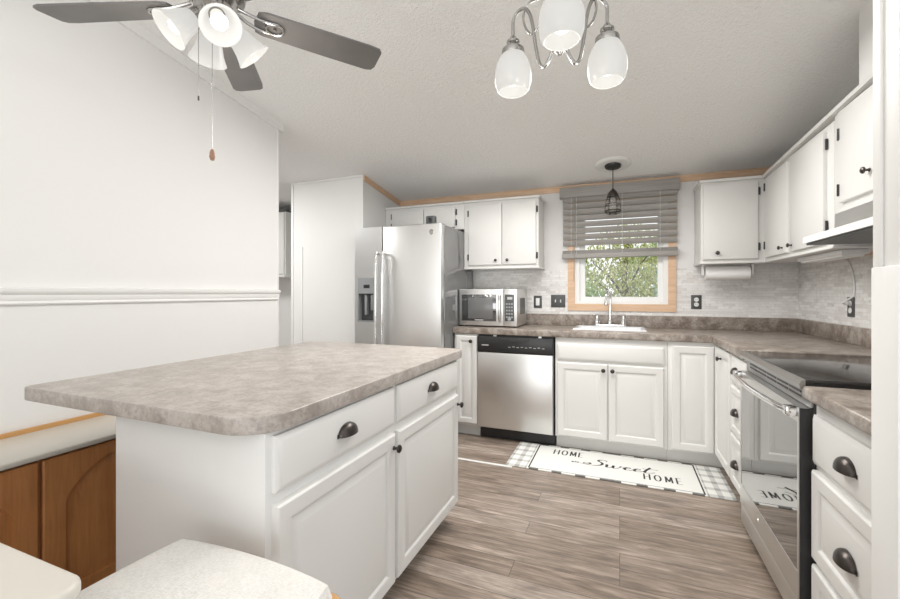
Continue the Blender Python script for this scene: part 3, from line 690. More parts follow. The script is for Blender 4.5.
for sx in (-0.180, 0.030):
    bm = lathe(B(), [(0, 0), (0.028, 0), (0.025, 0.02), (0.020, 0.045), (0.018, 0.068), (0.019, 0.078), (0.014, 0.086), (0, 0.088)], (sx, 3.836, 0.952))
    tube(bm, curve([(sx, 3.836, 1.028), (sx-0.015*(1 if sx < 0 else -1), 3.828, 1.033), (sx-0.032*(1 if sx < 0 else -1), 3.81, 1.028)], 4), [0.008]*4+[0.0065]*5, 8)
    part('handle', bm, M['chrome'], t)

# ------------------------------------------------------------------ plates, towel roll, microwave
def plate(name, label, cat, x, z, wd, kind):
    t = thing(name, label, cat, (x, YW-0.007, z))
    part('cover_plate', slab(B(), mapper('S', x-wd/2, z-0.0575, YW-0.0065), wd, 0.115, 0.006, 0.003), M['dgrey'], t, 'black cover plate')
    ins = []
    if kind == 'rocker': part('rocker', box(B(), x-0.017, x+0.017, YW-0.017, YW-0.011, z-0.034, z+0.034, 0.002), M['white'], t, 'white rocker')
    if kind == 'toggle':
        for dx in (-0.023, 0.023): part('toggle', box(B(), x+dx-0.005, x+dx+0.005, YW-0.024, YW-0.011, z-0.012, z+0.014, 0.002), M['white'], t, 'white toggle')
    if kind == 'duplex':
        for dz in (-0.020, 0.020):
            s = part('socket', lathe(B(), [(0, 0), (0.0175, 0), (0.0165, 0.003), (0, 0.003)], (x, YW-0.0125, z+dz), (0, -1, 0), 20), M['white'], t, 'white socket face')
            bm = B(); box(bm, x-0.007, x-0.005, YW-0.0162, YW-0.0154, z+dz-0.002, z+dz+0.007); box(bm, x+0.005, x+0.007, YW-0.0162, YW-0.0154, z+dz-0.002, z+dz+0.007); part('slots', bm, M['ink'], s)
    return t
plate('light_switch', 'black plate with single white rocker, right of the microwave', 'switch', -0.707, 1.138, 0.075, 'rocker')
plate('light_switch', 'black double toggle switch plate just left of the window casing', 'switch', -0.522, 1.146, 0.128, 'toggle')
plate('wall_outlet', 'black plated outlet on back wall right of the window', 'outlet', 0.580, 1.146, 0.075, 'duplex')
yo, zo = 3.148, 1.138
t = thing('wall_outlet', 'black plated outlet on right wall with white cord plugged in', 'outlet', (XR-0.007, yo, zo))
part('cover_plate', slab(B(), mapper('W', yo-0.0375, zo-0.0575, XR-0.0065), 0.075, 0.115, 0.006, 0.003), M['dgrey'], t, 'black cover plate')
for dz in (-0.020, 0.020): part('socket', lathe(B(), [(0, 0), (0.0175, 0), (0.0165, 0.003), (0, 0.003)], (XR-0.0125, yo, zo+dz), (-1, 0, 0), 20), M['white'], t, 'white socket face')
bm = B(); box(bm, XR-0.045, XR-0.0155, yo-0.013, yo+0.013, zo+0.010, zo+0.032, 0.005)
tube(bm, curve([(XR-0.043, yo, zo+0.020), (XR-0.052, yo-0.02, zo+0.026), (XR-0.040, yo-0.045, zo+0.045), (XR-0.016, yo-0.050, zo+0.075), (XR-0.011, yo-0.035, zo+0.17), (XR-0.012, yo+0.0, zo+0.24), (XR-0.012, yo+0.06, zo+0.30)], 6), 0.004, 8)
solo('power_cord', bm, M['white'], 'white plug and cord running up from the right wall outlet', 'cord', (XR-0.02, yo, zo))
t = thing('paper_towel_holder', 'white paper towel roll holder mounted under the right corner wall cabinet', 'paper towel', (0.76, 3.76, 1.37))
for x in (0.598, 0.918): part('bracket', box(B(), x-0.006, x+0.006, 3.735, 3.785, 1.355, 1.4355, 0.004), M['white'], t)
part('rod', tube(B(), [(0.590, 3.76, 1.372), (0.926, 3.76, 1.372)], 0.009, 12), M['white'], t)
bm = lathe(B(), [(0.018, 0), (0.052, 0.002), (0.053, 0.006), (0.053, 0.284), (0.052, 0.288), (0.018, 0.290)], (0.613, 3.76, 1.372), (1, 0, 0), 28)
part('paper_roll', bm, M['paper'], t, 'white paper roll')

MX0, MX1, MY0, MY1, MZ0, MZ1 = -1.320, -0.800, 3.485, 3.885, 0.936, 1.253
t = thing('microwave_oven', 'stainless microwave with black window on the counter beside the refrigerator', 'microwave', (-1.06, 3.69, ZC))
part('body', box(B(), MX0, MX1, MY0+0.03, MY1, MZ0, MZ1, 0.004), M['steel'], t)
dx1 = -0.915
d = part('door', slab(B(), mapper('S', MX0, MZ0, MY0+0.03), dx1-MX0-0.002, MZ1-MZ0, 0.03, 0.005), M['steel'], t)
wn_ = part('window', slab(B(), mapper('S', MX0+0.025, MZ0+0.040, MY0), 0.315, 0.232, 0.003, 0.002), M['blackglass'], d, 'black glass window')
part('window_screen', slab(B(), mapper('S', MX0+0.085, MZ0+0.062, MY0-0.003), 0.225, 0.180, 0.0008, 0.0004), M['screen'], wn_, 'grey window screen')
part('handle', tube(B(), curve([(dx1-0.030, MY0, MZ0+0.275), (dx1-0.030, MY0-0.028, MZ0+0.262), (dx1-0.030, MY0-0.034, MZ0+0.16), (dx1-0.030, MY0-0.028, MZ0+0.055), (dx1-0.030, MY0, MZ0+0.042)], 5), 0.011, 12), M['chrome'], d, 'chrome bar handle')
cp = part('control_panel', slab(B(), mapper('S', dx1, MZ0, MY0+0.03), MX1-dx1, MZ1-MZ0, 0.03, 0.005), M['steel'], t)
kp = part('keypad', slab(B(), mapper('S', dx1+0.010, MZ0+0.045, MY0), 0.080, 0.226, 0.002, 0.001), M['dgrey'], cp, 'dark keypad')
part('display', slab(B(), mapper('S', dx1+0.030, MZ0+0.228, MY0-0.002), 0.045, 0.022, 0.0008, 0.0004), M['lightprint'], kp)
bm = B()
for r_ in range(5):
    for c__ in range(3): box(bm, dx1+0.020+c__*0.022, dx1+0.035+c__*0.022, MY0-0.0032, MY0-0.0018, MZ0+0.072+r_*0.028, MZ0+0.086+r_*0.028)
lathe(bm, [(0, 0), (0.016, 0), (0.014, 0.008), (0, 0.009)], (dx1+0.05, MY0-0.002, MZ0+0.062), (0, -1, 0), 16)
part('buttons', bm, M['grey'], kp)
part('nameplate', box(B(), MX0+0.15, MX0+0.225, MY0-0.0045, MY0-0.0028, MZ0+0.046, MZ0+0.054), M['lightprint'], d)
part('side_vent', box(B(), MX1-0.001, MX1+0.0015, 3.60, 3.80, MZ0+0.10, MZ0+0.24), M['dgrey'], t, 'dark side vent')
for x in (MX0+0.04, MX1-0.04):
    for y in (3.56, 3.85): part('foot', lathe(B(), [(0, 0), (0.014, 0), (0.012, 0.012), (0, 0.012)], (x, y, ZC), (0, 0, 1), 12), M['black'], t)

# ------------------------------------------------------------------ rug
RX0, RX1, RY0, RY1 = -0.752, 0.640, 2.905, 3.405
t = thing('kitchen_mat', 'white kitchen mat reading HOME Sweet HOME in front of the sink', 'mat', (-0.06, 3.15, 0))
M['rug'] = mat('mat_print', (0.74, 0.74, 0.71), 0.85)
n = N(M['rug']); sx_ = n.add('ShaderNodeSeparateXYZ', {0: n.coord()})
def mth(op, a, b=0.0, c=0.0): return n.add('ShaderNodeMath', {0: a, 1: b, 2: c}, operation=op).outputs[0]
ux_ = mth('ABSOLUTE', mth('SUBTRACT', sx_.outputs[0], (RX0+RX1)/2+0.06)); uy_ = mth('ADD', sx_.outputs[1], 3.15-RY0)
endm = mth('GREATER_THAN', ux_, (RX1-RX0)/2-0.150)
st1 = mth('LESS_THAN', mth('FRACT', mth('DIVIDE', ux_, 0.075)), 0.42); st2 = mth('LESS_THAN', mth('FRACT', mth('DIVIDE', uy_, 0.10)), 0.36)
pl = mth('MULTIPLY', endm, mth('MULTIPLY', mth('ADD', st1, st2), 0.5))
edge = mth('GREATER_THAN', mth('ABSOLUTE', mth('SUBTRACT', uy_, (RY1-RY0)/2)), (RY1-RY0)/2-0.019)
dash = mth('MULTIPLY', mth('MULTIPLY', edge, mth('SUBTRACT', 1.0, endm)), mth('LESS_THAN', mth('FRACT', mth('DIVIDE', ux_, 0.155)), 0.42))
cc = n.mix(pl, (0.78, 0.78, 0.75), (0.36, 0.36, 0.35))
n.link(n.mix(dash, cc, (0.14, 0.14, 0.135)), n.b.inputs['Base Color'])
part('pad', slabtop(rrect(RX0, RX1, RY0, RY1, (0.012,)*4), 0.0005, 0.006, 0.002), M['rug'], t)
z0, z1 = 0.0058, 0.0064
bm = B()
for x in (RX0+0.163, RX1-0.163): box(bm, x-0.005, x+0.005, RY0+0.012, RY1-0.012, z0, z1)
box(bm, RX0+0.163, RX1-0.163, RY0+0.022, RY0+0.0255, z0, z1); box(bm, RX0+0.163, RX1-0.163, RY1-0.0255, RY1-0.022, z0, z1)
part('border_line', bm, M['ink'], t, 'thin black border lines')
def stroke(bm, pts, wa, wb=None):
    """flat ribbon on the mat; wa: pen width (scalar or per point)"""
    n = len(pts); L = []; R_ = []
    for i, p in enumerate(pts):
        a = pts[max(i-1, 0)]; b = pts[min(i+1, n-1)]
        dx, dy = b[0]-a[0], b[1]-a[1]; l = math.hypot(dx, dy) or 1
        w_ = wa if not callable(wa) else wa(dx/l, dy/l)
        nx, ny = -dy/l*w_/2, dx/l*w_/2
        L.append(bm.verts.new((p[0]+nx, p[1]+ny, 0.0066))); R_.append(bm.verts.new((p[0]-nx, p[1]-ny, 0.0066)))
    for i in range(n-1): bm.faces.new((R_[i], R_[i+1], L[i+1], L[i]))
def word_home(x0, y0, hgt, adv):
    bm = B(); W_ = hgt*0.36; pen = lambda dx, dy: 0.0070*abs(dy)+0.0036
    x = x0
    for ch in 'HOME':
        S = []
        if ch == 'H': S = [[(0, 0), (0, 1)], [(1, 0), (1, 1)], [(0, .52), (1, .52)]]
        if ch == 'O': S = [[(0.5+0.55*math.cos(a*PI/12), 0.5+0.5*math.sin(a*PI/12)) for a in range(25)]]
        if ch == 'M': S = [[(0, 0), (0.05, 1)], [(0.05, 1), (0.55, 0.15)], [(0.55, 0.15), (1.05, 1)], [(1.05, 1), (1.1, 0)]]
        if ch == 'E': S = [[(0, 0), (0, 1)], [(0, 1), (.85, 1)], [(0, .52), (.7, .52)], [(0, 0), (.85, 0)]]
        for s_ in S: stroke(bm, [(x+a*W_, y0+b*hgt) for a, b in s_], pen)
        x += adv
    return bm
part('lettering', word_home(-0.462, 3.235, 0.092, 0.060), M['ink'], t, 'black printed word HOME', smooth=False, recalc=False)
part('lettering', word_home(0.150, 3.015, 0.092, 0.064), M['ink'], t, 'black printed word HOME', smooth=False, recalc=False)
def script(ctrls, x0, y0, sc, sx=1.0):
    bm = B()
    for c in ctrls:
        pts = [(x0+p.x*sc*sx+p.y*sc*0.25, y0+p.y*sc) for p in curve([(a, b, 0) for a, b in c], 8)]
        stroke(bm, pts, lambda dx, dy: 0.0035+0.0105*max(0, -dy)+0.004*abs(dy))
    return bm
S_ = [(1.02, 1.25), (0.98, 1.42), (0.80, 1.52), (0.62, 1.38), (0.62, 1.15), (0.80, 0.92), (0.92, 0.62), (0.85, 0.25), (0.55, 0.02), (0.20, 0.05), (0.0, 0.25), (0.08, 0.48), (0.28, 0.46), (0.34, 0.28), (0.22, 0.16), (-0.05, 0.10), (-0.35, 0.16)]
sw = [(-0.62, 0.30), (-0.50, 0.12), (-0.33, 0.14), (-0.28, 0.28), (-0.40, 0.36), (-0.48, 0.28)]
def wl(o): return [(o, 0.58), (o+0.06, 0.62), (o+0.10, 0.40), (o+0.14, 0.10), (o+0.25, 0.02), (o+0.38, 0.20), (o+0.42, 0.60), (o+0.43, 0.25), (o+0.54, 0.02), (o+0.68, 0.12), (o+0.76, 0.40), (o+0.74, 0.60), (o+0.84, 0.52), (o+0.95, 0.55)]
def el(o): return [(o, 0.22), (o+0.20, 0.30), (o+0.36, 0.48), (o+0.30, 0.62), (o+0.16, 0.55), (o+0.10, 0.28), (o+0.20, 0.04), (o+0.38, 0.05), (o+0.52, 0.22)]
tl_ = [(2.98, 0.22), (3.12, 0.60), (3.22, 1.25), (3.10, 0.60), (3.08, 0.15), (3.20, 0.02), (3.38, 0.10), (3.55, 0.30)]
tb = [(2.88, 0.86), (3.10, 0.84), (3.40, 0.92), (3.62, 0.90)]
part('lettering', script([S_, sw, wl(1.08), el(1.98), el(2.46), tl_, tb], -0.245, 3.120, 0.080, 1.62), M['ink'], t, 'black script word Sweet', smooth=False, recalc=False)

# ------------------------------------------------------------------ buffet, table and stool at lower left
t = thing('buffet_cabinet', 'low brown wooden cabinet with beige top against the left wall', 'cabinet', (-2.08, 0.8, 0))
part('body', box(B(), XL+0.005, -1.925, -0.30, 1.90, 0.0, 0.629, 0.002), M['brownwood'], t)
part('top', slabtop(rrect(XL+0.003, -1.893, -0.32, 1.92, (0, 0.01, 0.01, 0)), 0.630, 0.650, 0.006), M['beige'], t, 'beige laminate top')
part('back_strip', box(B(), XL+0.002, XL+0.018, -0.32, 1.92, 0.646, 0.668, 0.003), M['oak'], t, 'golden oak strip along the wall')
def archdoor(y0, y1, z0, z1):
    bm = B(); a, b, c, d_ = y0+0.066, y1-0.066, z0+0.07, z1-0.045; NA = 20
    def outline(e): return [(y0+e, z0+e), (y1-e, z0+e)] + [(y1-e-(y1-y0-2*e)*k/NA, z1-e) for k in range(NA+1)]
    def arch(e): return [(a+e, c+e), (b-e, c+e)] + [(b-e-(b-a-2*e)*k/NA, d_-e-0.125+0.125*math.sin(PI*k/NA)**0.75) for k in range(NA+1)]
    rings = [[bm.verts.new((-1.925+dd, p, q)) for p, q in o] for o, dd in ((outline(0), 0), (outline(0), 0.018), (outline(0.004), 0.022),
             (arch(0), 0.022), (arch(0.003), 0.008), (arch(0.012), 0.008), (arch(0.045), 0.019))]
    bm.faces.new(rings[0])
    for r0, r1 in zip(rings, rings[1:]):
        for k in range(len(r0)): bm.faces.new((r0[k], r0[(k+1) % len(r0)], r1[(k+1) % len(r0)], r1[k]))
    bm.faces.new(rings[-1]); return bm
for y0, y1 in ((0.375, 0.832), (0.844, 1.315), (1.327, 1.79)):
    part('door', archdoor(y0, y1, 0.05, 0.622), M['brownwood'], t)
t = thing('dining_table', 'beige dining table corner at lower left beside the stool', 'table', (-1.3, -0.15, 0))
part('tabletop', slabtop(rrect(-1.76, -0.804, -0.75, 0.420, (0.04,)*4), 0.722, 0.752, 0.010), M['beige'], t)
part('apron', box(B(), -1.70, -1.06, -0.65, 0.24, 0.655, 0.722), M['oak'], t, 'golden oak apron')
for x in (-1.66, -1.10):
    for y in (-0.61, 0.20): part('leg', lathe(B(), [(0, 0), (0.02, 0), (0.028, 0.3), (0.034, 0.55), (0.034, 0.722), (0, 0.722)], (x, y, 0), (0, 0, 1), 14), M['oak'], t, 'golden oak leg')
t = thing('counter_stool', 'golden wooden stool with cream linen cushion by the island', 'stool', (-0.79, 0.48, 0))
CX0, CX1, CY0, CY1 = -1.022, -0.526, 0.255, 0.738
bm = B(); NN = 36
def csurf(u, v):
    # u,v in -1..1 mapped to a squircle outline with thin edges and a tufted centre
    px = CX0+(CX1-CX0)*(u+1)/2; py = CY0+(CY1-CY0)*(v+1)/2
    e = min(1-abs(u), 1-abs(v)); r2 = max(0, 1-max(0, (abs(u)-0.75)/0.25)**2-max(0, (abs(v)-0.75)/0.25)**2)
    hh = 0.040*(1-max(abs(u), abs(v))**10)**0.5 + 0.006*(1-u*u)*(1-v*v)
    for tu, tv in ((0.0, 0.0), (-0.05, -0.55), (0.5, 0.5), (-0.5, 0.5)):
        dd = ((u-tu)**2+(v-tv)**2); hh -= (0.022 if (tu, tv) == (0, 0) else 0.006)*math.exp(-dd*45)
    return px, py, hh
def sq(u, v):
    # pull the square towards a rounded square
    k = 0.10; m = abs(u*v); return u*(1-k*(v*v)*abs(u)**3), v*(1-k*(u*u)*abs(v)**3)
tp = []; bt = []
for i in range(NN+1):
    r1 = []; r2 = []
    for j in range(NN+1):
        u = -1+2*i/NN; v = -1+2*j/NN; px, py, hh = csurf(u, v); su, sv = sq(u, v)
        px = CX0+(CX1-CX0)*(su+1)/2; py = CY0+(CY1-CY0)*(sv+1)/2
        r1.append(bm.verts.new((px, py, 0.592+hh))); r2.append(bm.verts.new((px, py, 0.590-0.010*(1-max(abs(u), abs(v))**8))))
    tp.append(r1); bt.append(r2)
for g in (tp, bt):
    for i in range(NN):
        for j in range(NN): bm.faces.new((g[i][j], g[i+1][j], g[i+1][j+1], g[i][j+1]))
for k in range(NN):
    for i0, j0, i1, j1 in ((k, 0, k+1, 0), (k, NN, k+1, NN), (0, k, 0, k+1), (NN, k, NN, k+1)):
        bm.faces.new((tp[i0][j0], tp[i1][j1], bt[i1][j1], bt[i0][j0]))
part('cushion', bm, M['linen'], t, 'cream tufted linen cushion')
part('seat', slabtop(rrect(CX0-0.006, CX1+0.008, CY0-0.006, CY1+0.002, (0.05,)*4), 0.556, 0.582, 0.008), M['oak'], t)
for sx in (0, 1):
    for sy in (0, 1):
        xa = CX0+0.06 if sx == 0 else CX1-0.06; ya = CY0+0.06 if sy == 0 else CY1-0.06
        part('leg', tube(B(), [(xa+(0.03 if sx else -0.03), ya+(0.0 if sy else -0.03), 0), (xa, ya, 0.558)], [0.016, 0.02], 12), M['oak'], t)
for y in (CY0+0.04, CY1-0.06): part('stretcher', tube(B(), [(CX0+0.045, y, 0.22), (CX1-0.045, y, 0.22)], 0.011, 10), M['oak'], t)
for x in (CX0+0.045, CX1-0.045): part('stretcher', tube(B(), [(x, CY0+0.045, 0.27), (x, CY1-0.06, 0.27)], 0.011, 10), M['oak'], t)

# ------------------------------------------------------------------ ceiling fan
def camframe(a, f):   # lateral, forward -> world xy
    yw = math.radians(22); return Vector((-math.sin(yw)*f+math.cos(yw)*a, math.cos(yw)*f+math.sin(yw)*a))
HX, HY = camframe(-0.822, 1.462); ZBl = 2.208
t = thing('ceiling_fan', 'ceiling fan with five grey blades and four lit glass shades', 'ceiling fan', (HX, HY, ceil(HY)))
cz = ceil(HY)
part('canopy', lathe(B(), [(0, -0.10), (0.02, -0.10), (0.05, -0.07), (0.066, -0.02), (0.068, 0.014), (0, 0.014)], (HX, HY, cz)), M['nickel'], t)
part('downrod', lathe(B(), [(0, 2.36), (0.012, 2.36), (0.012, cz-0.09), (0, cz-0.09)], (HX, HY, 0), (0, 0, 1), 14), M['nickel'], t)
part('motor_housing', lathe(B(), [(0, 2.235), (0.075, 2.235), (0.098, 2.25), (0.105, 2.28), (0.10, 2.32), (0.07, 2.345), (0.03, 2.365), (0, 2.365)], (HX, HY, 0), (0, 0, 1), 36), M['nickel'], t)
sh = part('switch_housing', lathe(B(), [(0, 2.13), (0.03, 2.13), (0.052, 2.14), (0.056, 2.16), (0.054, 2.19), (0.062, 2.20), (0.062, 2.215), (0.054, 2.222), (0.054, 2.24), (0, 2.24)], (HX, HY, 0), (0, 0, 1), 32), M['nickel'], t)
az0 = 112-55.9
for k in range(5):
    a = math.radians(az0-1 + k*72)
    ux, uy = math.cos(a), math.sin(a); px, py = -uy, ux
    def pt(r, s, z, tilt=-0.19): return Vector((HX+ux*r+px*s, HY+uy*r+py*s, z + s*tilt))
    ol = [(0.138, -0.046), (0.165, -0.056), (0.40, -0.064), (0.56, -0.068), (0.595, -0.064), (0.607, -0.050), (0.612, 0.035), (0.604, 0.056), (0.580, 0.064), (0.40, 0.062), (0.165, 0.056), (0.138, 0.046), (0.128, 0.0)]
    bm = B(); A = [bm.verts.new(pt(r, s, ZBl)) for r, s in ol]; Z = [bm.verts.new(pt(r, s, ZBl+0.007)) for r, s in ol]
    bm.faces.new(A); bm.faces.new(Z[::-1])
    for q in range(len(ol)): bm.faces.new((A[q], A[(q+1) % len(ol)], Z[(q+1) % len(ol)], Z[q]))
    b_ = part('blade', bm, M['bladewood'], t, 'grey wood blade')
    bm = B()
    loop = [pt(0.200+0.030*math.cos(q*PI/8), 0.026*math.sin(q*PI/8), ZBl-0.004) for q in range(16)]
    tube(bm, loop, 0.0055, 8, True)
    for s in (-1, 1): tube(bm, curve([pt(0.075, s*0.012, ZBl+0.018), pt(0.11, s*0.020, ZBl+0.004), pt(0.15, s*0.024, ZBl-0.004), pt(0.19, s*0.025, ZBl-0.004)], 5), 0.006, 8)
    lathe(bm, [(0, -0.009), (0.006, -0.008), (0.006, 0.002), (0, 0.002)], pt(0.200, 0, ZBl), (0, 0, 1), 8)
    part('blade_iron', bm, M['nickel'], b_, 'looped nickel blade iron')
def add_point(name, loc, e, r=0.03):
    d = bpy.data.lights.new(name, 'POINT'); d.energy = e; d.color = (1, 0.94, 0.86); d.shadow_soft_size = r
    o = bpy.data.objects.new(name, d); C.objects.link(o); o.location = loc
for k, adeg in enumerate((38, 128, 218, 308)):
    a = math.radians(adeg); dxy = camframe(math.cos(a), math.sin(a)); dirv = Vector((dxy.x*0.70, dxy.y*0.70, -0.714)).normalized()
    nk = Vector((HX, HY, 2.165)) + Vector((dxy.x, dxy.y, 0))*0.052
    part('arm', lathe(B(), [(0, -0.012), (0.024, -0.012), (0.026, 0.0), (0.026, 0.016), (0.022, 0.022), (0, 0.022)], nk, dirv, 20), M['nickel'], sh)
    prof = [(0.024, 0.012), (0.030, 0.020), (0.039, 0.040), (0.044, 0.060), (0.049, 0.080), (0.057, 0.100), (0.064, 0.113), (0.0618, 0.1135), (0.054, 0.100), (0.046, 0.080), (0.041, 0.060), (0.036, 0.040), (0.027, 0.020)]
    s = part('glass_shade', lathe(B(), prof, nk, dirv, 28), M['shade'], t, 'frosted white bell shade', )
    part('bulb', lathe(B(), [(0, 0.022), (0.013, 0.022), (0.013, 0.04), (0.022, 0.058), (0.027, 0.075), (0.022, 0.092), (0.010, 0.101), (0, 0.103)], nk, dirv, 18), M['bulb'], s, 'lit bulb')
    add_point('fan_lamp_light', nk+dirv*0.20, 0.8)
def chain(name, u_lat, f_, z0, z1, bobz, label, bob):
    p = camframe(u_lat, f_)
    bm = tube(B(), [(p.x, p.y, z0), (p.x, p.y, z1)], 0.0012, 6)
    c_ = part('pull_chain', bm, M['nickel'], t)
    if bob: part('chain_pull', lathe(B(), [(0, 0.0), (0.006, 0.001), (0.0095, 0.012), (0.008, 0.020), (0.0085, 0.024), (0.006, 0.034), (0.003, 0.040), (0, 0.040)], (p.x, p.y, z1-0.036), (0, 0, 1), 14), mat('chain_pull_wood', (0.30, 0.16, 0.10), 0.4), c_, 'brown wooden chain pull')
    else: part('chain_pull', lathe(B(), [(0, 0), (0.003, 0.002), (0.003, 0.016), (0, 0.018)], (p.x, p.y, z1-0.016), (0, 0, 1), 10), M['bronze'], c_)
chain('a', -0.822, 1.452, 2.14, 1.714, 0, '', True)
chain('b', -0.862, 1.440, 2.145, 1.895, 0, '', False)

# ------------------------------------------------------------------ chandelier
KX, KY = camframe(0.3135, 1.20); kz = ceil(KY)
t = thing('chandelier', 'three-light nickel chandelier with frosted glass shades', 'chandelier', (KX, KY, kz))
part('canopy', lathe(B(), [(0, -0.05), (0.012, -0.05), (0.035, -0.035), (0.058, -0.012), (0.062, 0.010), (0, 0.010)], (KX, KY, kz)), M['nickel'], t)
part('stem', lathe(B(), [(0, 2.12), (0.0065, 2.12), (0.0065, kz-0.045), (0, kz-0.045)], (KX, KY, 0), (0, 0, 1), 12), M['nickel'], t)
part('column', lathe(B(), [(0, 1.905), (0.006, 1.908), (0.010, 1.916), (0.020, 1.925), (0.026, 1.935), (0.022, 1.948), (0.012, 1.96), (0.010, 2.05), (0.016, 2.065), (0.022, 2.08), (0.016, 2.10), (0.008, 2.125), (0, 2.125)], (KX, KY, 0), (0, 0, 1), 24), M['nickel'], t)
for adeg in (-103, 17, 137):
    a = math.radians(adeg); dxy = camframe(math.cos(a), math.sin(a))
    def rp(r, z): return Vector((KX+dxy.x*r, KY+dxy.y*r, z))
    R_ = 0.160
    ar = part('arm', tube(B(), curve([rp(0.020, 1.935), rp(0.034, 1.908), rp(0.050, 1.893), rp(0.066, 1.908), rp(0.078, 1.96), rp(0.092, 2.045), rp(0.110, 2.088), rp(0.136, 2.098), rp(0.158, 2.080), rp(R_, 2.045), rp(R_, 2.005)], 6), 0.0052, 10), M['nickel'], t)
    part('scroll', tube(B(), curve([rp(0.012, 2.055), rp(0.050, 2.045), rp(0.085, 2.005), rp(0.112, 2.03), rp(0.122, 2.075), rp(0.105, 2.105), rp(0.06, 2.10), rp(0.016, 2.085)], 6), 0.0036, 8), M['nickel'], ar)
    part('socket', lathe(B(), [(0, 2.028), (0.008, 2.027), (0.013, 2.018), (0.020, 2.012), (0.020, 2.006), (0.013, 2.000), (0.016, 1.993), (0.034, 1.986), (0.036, 1.968), (0.034, 1.962), (0, 1.962)], rp(R_, 0), (0, 0, 1), 24), M['nickel'], ar)
    prof = [(0.030, 1.976), (0.037, 1.966), (0.047, 1.947), (0.054, 1.925), (0.0565, 1.902), (0.055, 1.880), (0.050, 1.863), (0.044, 1.854), (0.042, 1.8545), (0.047, 1.864), (0.052, 1.881), (0.0535, 1.902), (0.051, 1.924), (0.044, 1.945), (0.033, 1.965)]
    s = part('glass_shade', lathe(B(), prof, rp(R_, 0), (0, 0, 1), 28), M['shade'], t, 'frosted white egg shade')
    part('bulb', lathe(B(), [(0, 1.965), (0.013, 1.965), (0.013, 1.950), (0.022, 1.930), (0.028, 1.905), (0.026, 1.895), (0.016, 1.880), (0, 1.876)], rp(R_, 0), (0, 0, 1), 18), M['bulb'], s, 'lit bulb')
    add_point('chandelier_lamp_light', rp(R_, 1.79), 0.8)

t.location.z -= 0.008
# ------------------------------------------------------------------ pendant over the sink
PX, PY = -0.050, 3.58; pz = ceil(PY)
t = thing('pendant_light', 'black cage pendant light hanging before the sink window', 'pendant light', (PX, PY, pz))
nrm = Vector((0, SL, 1)).normalized()
part('ceiling_medallion', lathe(B(), [(0, -0.012), (0.085, -0.012), (0.112, -0.016), (0.128, -0.010), (0.136, 0.0), (0.136, 0.004), (0, 0.004)], (PX, PY, pz), nrm, 40), M['trimwhite'], t, 'round white ceiling medallion')
part('canopy', lathe(B(), [(0, -0.034), (0.03, -0.033), (0.058, -0.026), (0.064, -0.011), (0, -0.011)], (PX, PY, pz), nrm, 32), M['black'], t)
part('cord', tube(B(), [(PX, PY, pz-0.03), (PX, PY, 2.035)], 0.0035, 8), M['black'], t)
part('socket_cap', lathe(B(), [(0, 2.05), (0.008, 2.048), (0.016, 2.038), (0.030, 2.024), (0.041, 2.004), (0.043, 1.986), (0.034, 1.984), (0, 1.990)], (PX, PY, 0), (0, 0, 1), 24), M['bronze'], t)
bm = B()
for r, z in ((0.047, 1.972), (0.054, 1.925), (0.060, 1.876), (0.0595, 1.870), (0.030, 1.846)):
    tube(bm, [(PX+r*math.cos(q*PI/14), PY+r*math.sin(q*PI/14), z) for q in range(28)], 0.0024, 6, True)
for q in range(6):
    a = q*PI/3
    tube(bm, curve([(PX+r*math.cos(a), PY+r*math.sin(a), z) for r, z in ((0.034, 1.995), (0.046, 1.975), (0.052, 1.945), (0.058, 1.895), (0.060, 1.872), (0.047, 1.855), (0.03, 1.846))], 3), 0.0024, 6)
part('cage', bm, M['bronze'], t, 'dark wire cage')
part('bulb', lathe(B(), [(0, 1.992), (0.013, 1.992), (0.014, 1.97), (0.024, 1.945), (0.030, 1.918), (0.027, 1.892), (0.014, 1.875), (0, 1.872)], (PX, PY, 0), (0, 0, 1), 20), M['clearglass'], t, 'clear glass bulb')

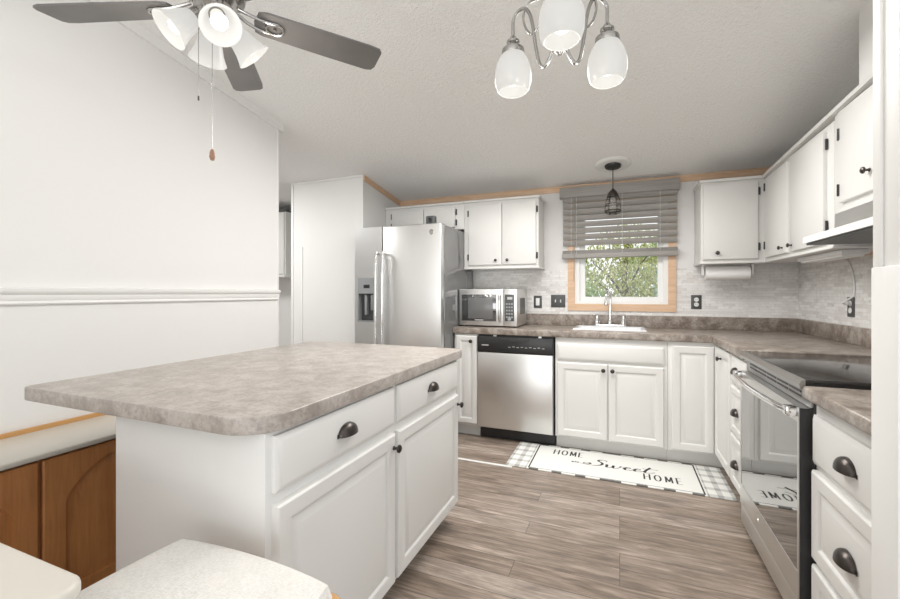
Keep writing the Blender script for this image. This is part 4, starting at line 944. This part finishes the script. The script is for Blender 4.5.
# ------------------------------------------------------------------ outside the window
box(bm := B(), -14, 14, 4.06, 30, -0.66, -0.60); g_ = finish('ground', bm, M['grass']); g_['kind'] = 'structure'
def tree(x, y, hgt, cr, nleaf, lm, label, name='tree', trunk=True, z0=0.0):
    t = thing(name, label, 'tree' if name == 'tree' else 'shrub', (x, y, -0.6), 'trees and shrubs outside the window')
    if trunk:
        bm = tube(B(), curve([(x, y, -0.6), (x+0.05, y, 0.6), (x-0.06, y+0.05, hgt*0.55), (x+0.02, y, hgt*0.85)], 4), [0.085-0.004*i for i in range(13)], 8)
        for q in range(5):
            a = q*1.26+x; zz = 0.4+q*0.22
            tube(bm, [(x, y, zz), (x+math.cos(a)*0.5, y+math.sin(a)*0.5, zz+0.5), (x+math.cos(a)*0.9, y+math.sin(a)*0.9, zz+0.75)], [0.03, 0.018, 0.008], 6)
        part('trunk', bm, M['bark'], t)
    bm = B()
    for _ in range(nleaf):
        while True:
            p = Vector((random.uniform(-1, 1), random.uniform(-1, 1), random.uniform(-1, 1)))
            if p.length < 1: break
        c = Vector((x+p.x*cr, y+p.y*cr*0.7, z0+(hgt-z0)*(p.z*0.5+0.5)))
        s = random.uniform(0.022, 0.052)*(1 if y < 10 else 1.8); R1 = Matrix.Rotation(random.uniform(0, 6.28), 3, 'Z') @ Matrix.Rotation(random.uniform(-1.2, 1.2), 3, 'X')
        q = [bm.verts.new(c + R1 @ Vector(v_)) for v_ in ((-s*0.5, 0, 0), (0, 0, -s), (s*0.5, 0, 0), (0, 0, s))]
        bm.faces.new(q)
    part('foliage', bm, lm, t, smooth=False, recalc=False)
tree(-1.5, 7.6, 2.5, 1.0, 5200, M['leaf3'], 'tree with thin trunk outside at left of the window pane')
tree(0.15, 9.4, 2.7, 1.1, 6500, M['leaf2'], 'yellow-green tree outside in the middle of the window pane')
tree(1.4, 7.6, 2.5, 0.9, 5200, M['leaf3'], 'pale leaved tree outside at right of the window pane')
tree(-0.50, 6.4, 1.40, 0.60, 3500, M['leaf1'], 'green shrub outside at lower left of the window pane', 'shrub', False, -0.6)
tree(0.72, 6.3, 1.30, 0.55, 3500, M['leaf1'], 'green shrub outside at lower right of the window pane', 'shrub', False, -0.6)
tree(-2.6, 13.0, 3.0, 2.2, 9000, M['leaf1'], 'large green tree far behind at left outside the window', 'tree', True, -0.6)
tree(1.9, 13.4, 3.0, 2.2, 9000, M['leaf1'], 'large green tree far behind at right outside the window', 'tree', True, -0.6)
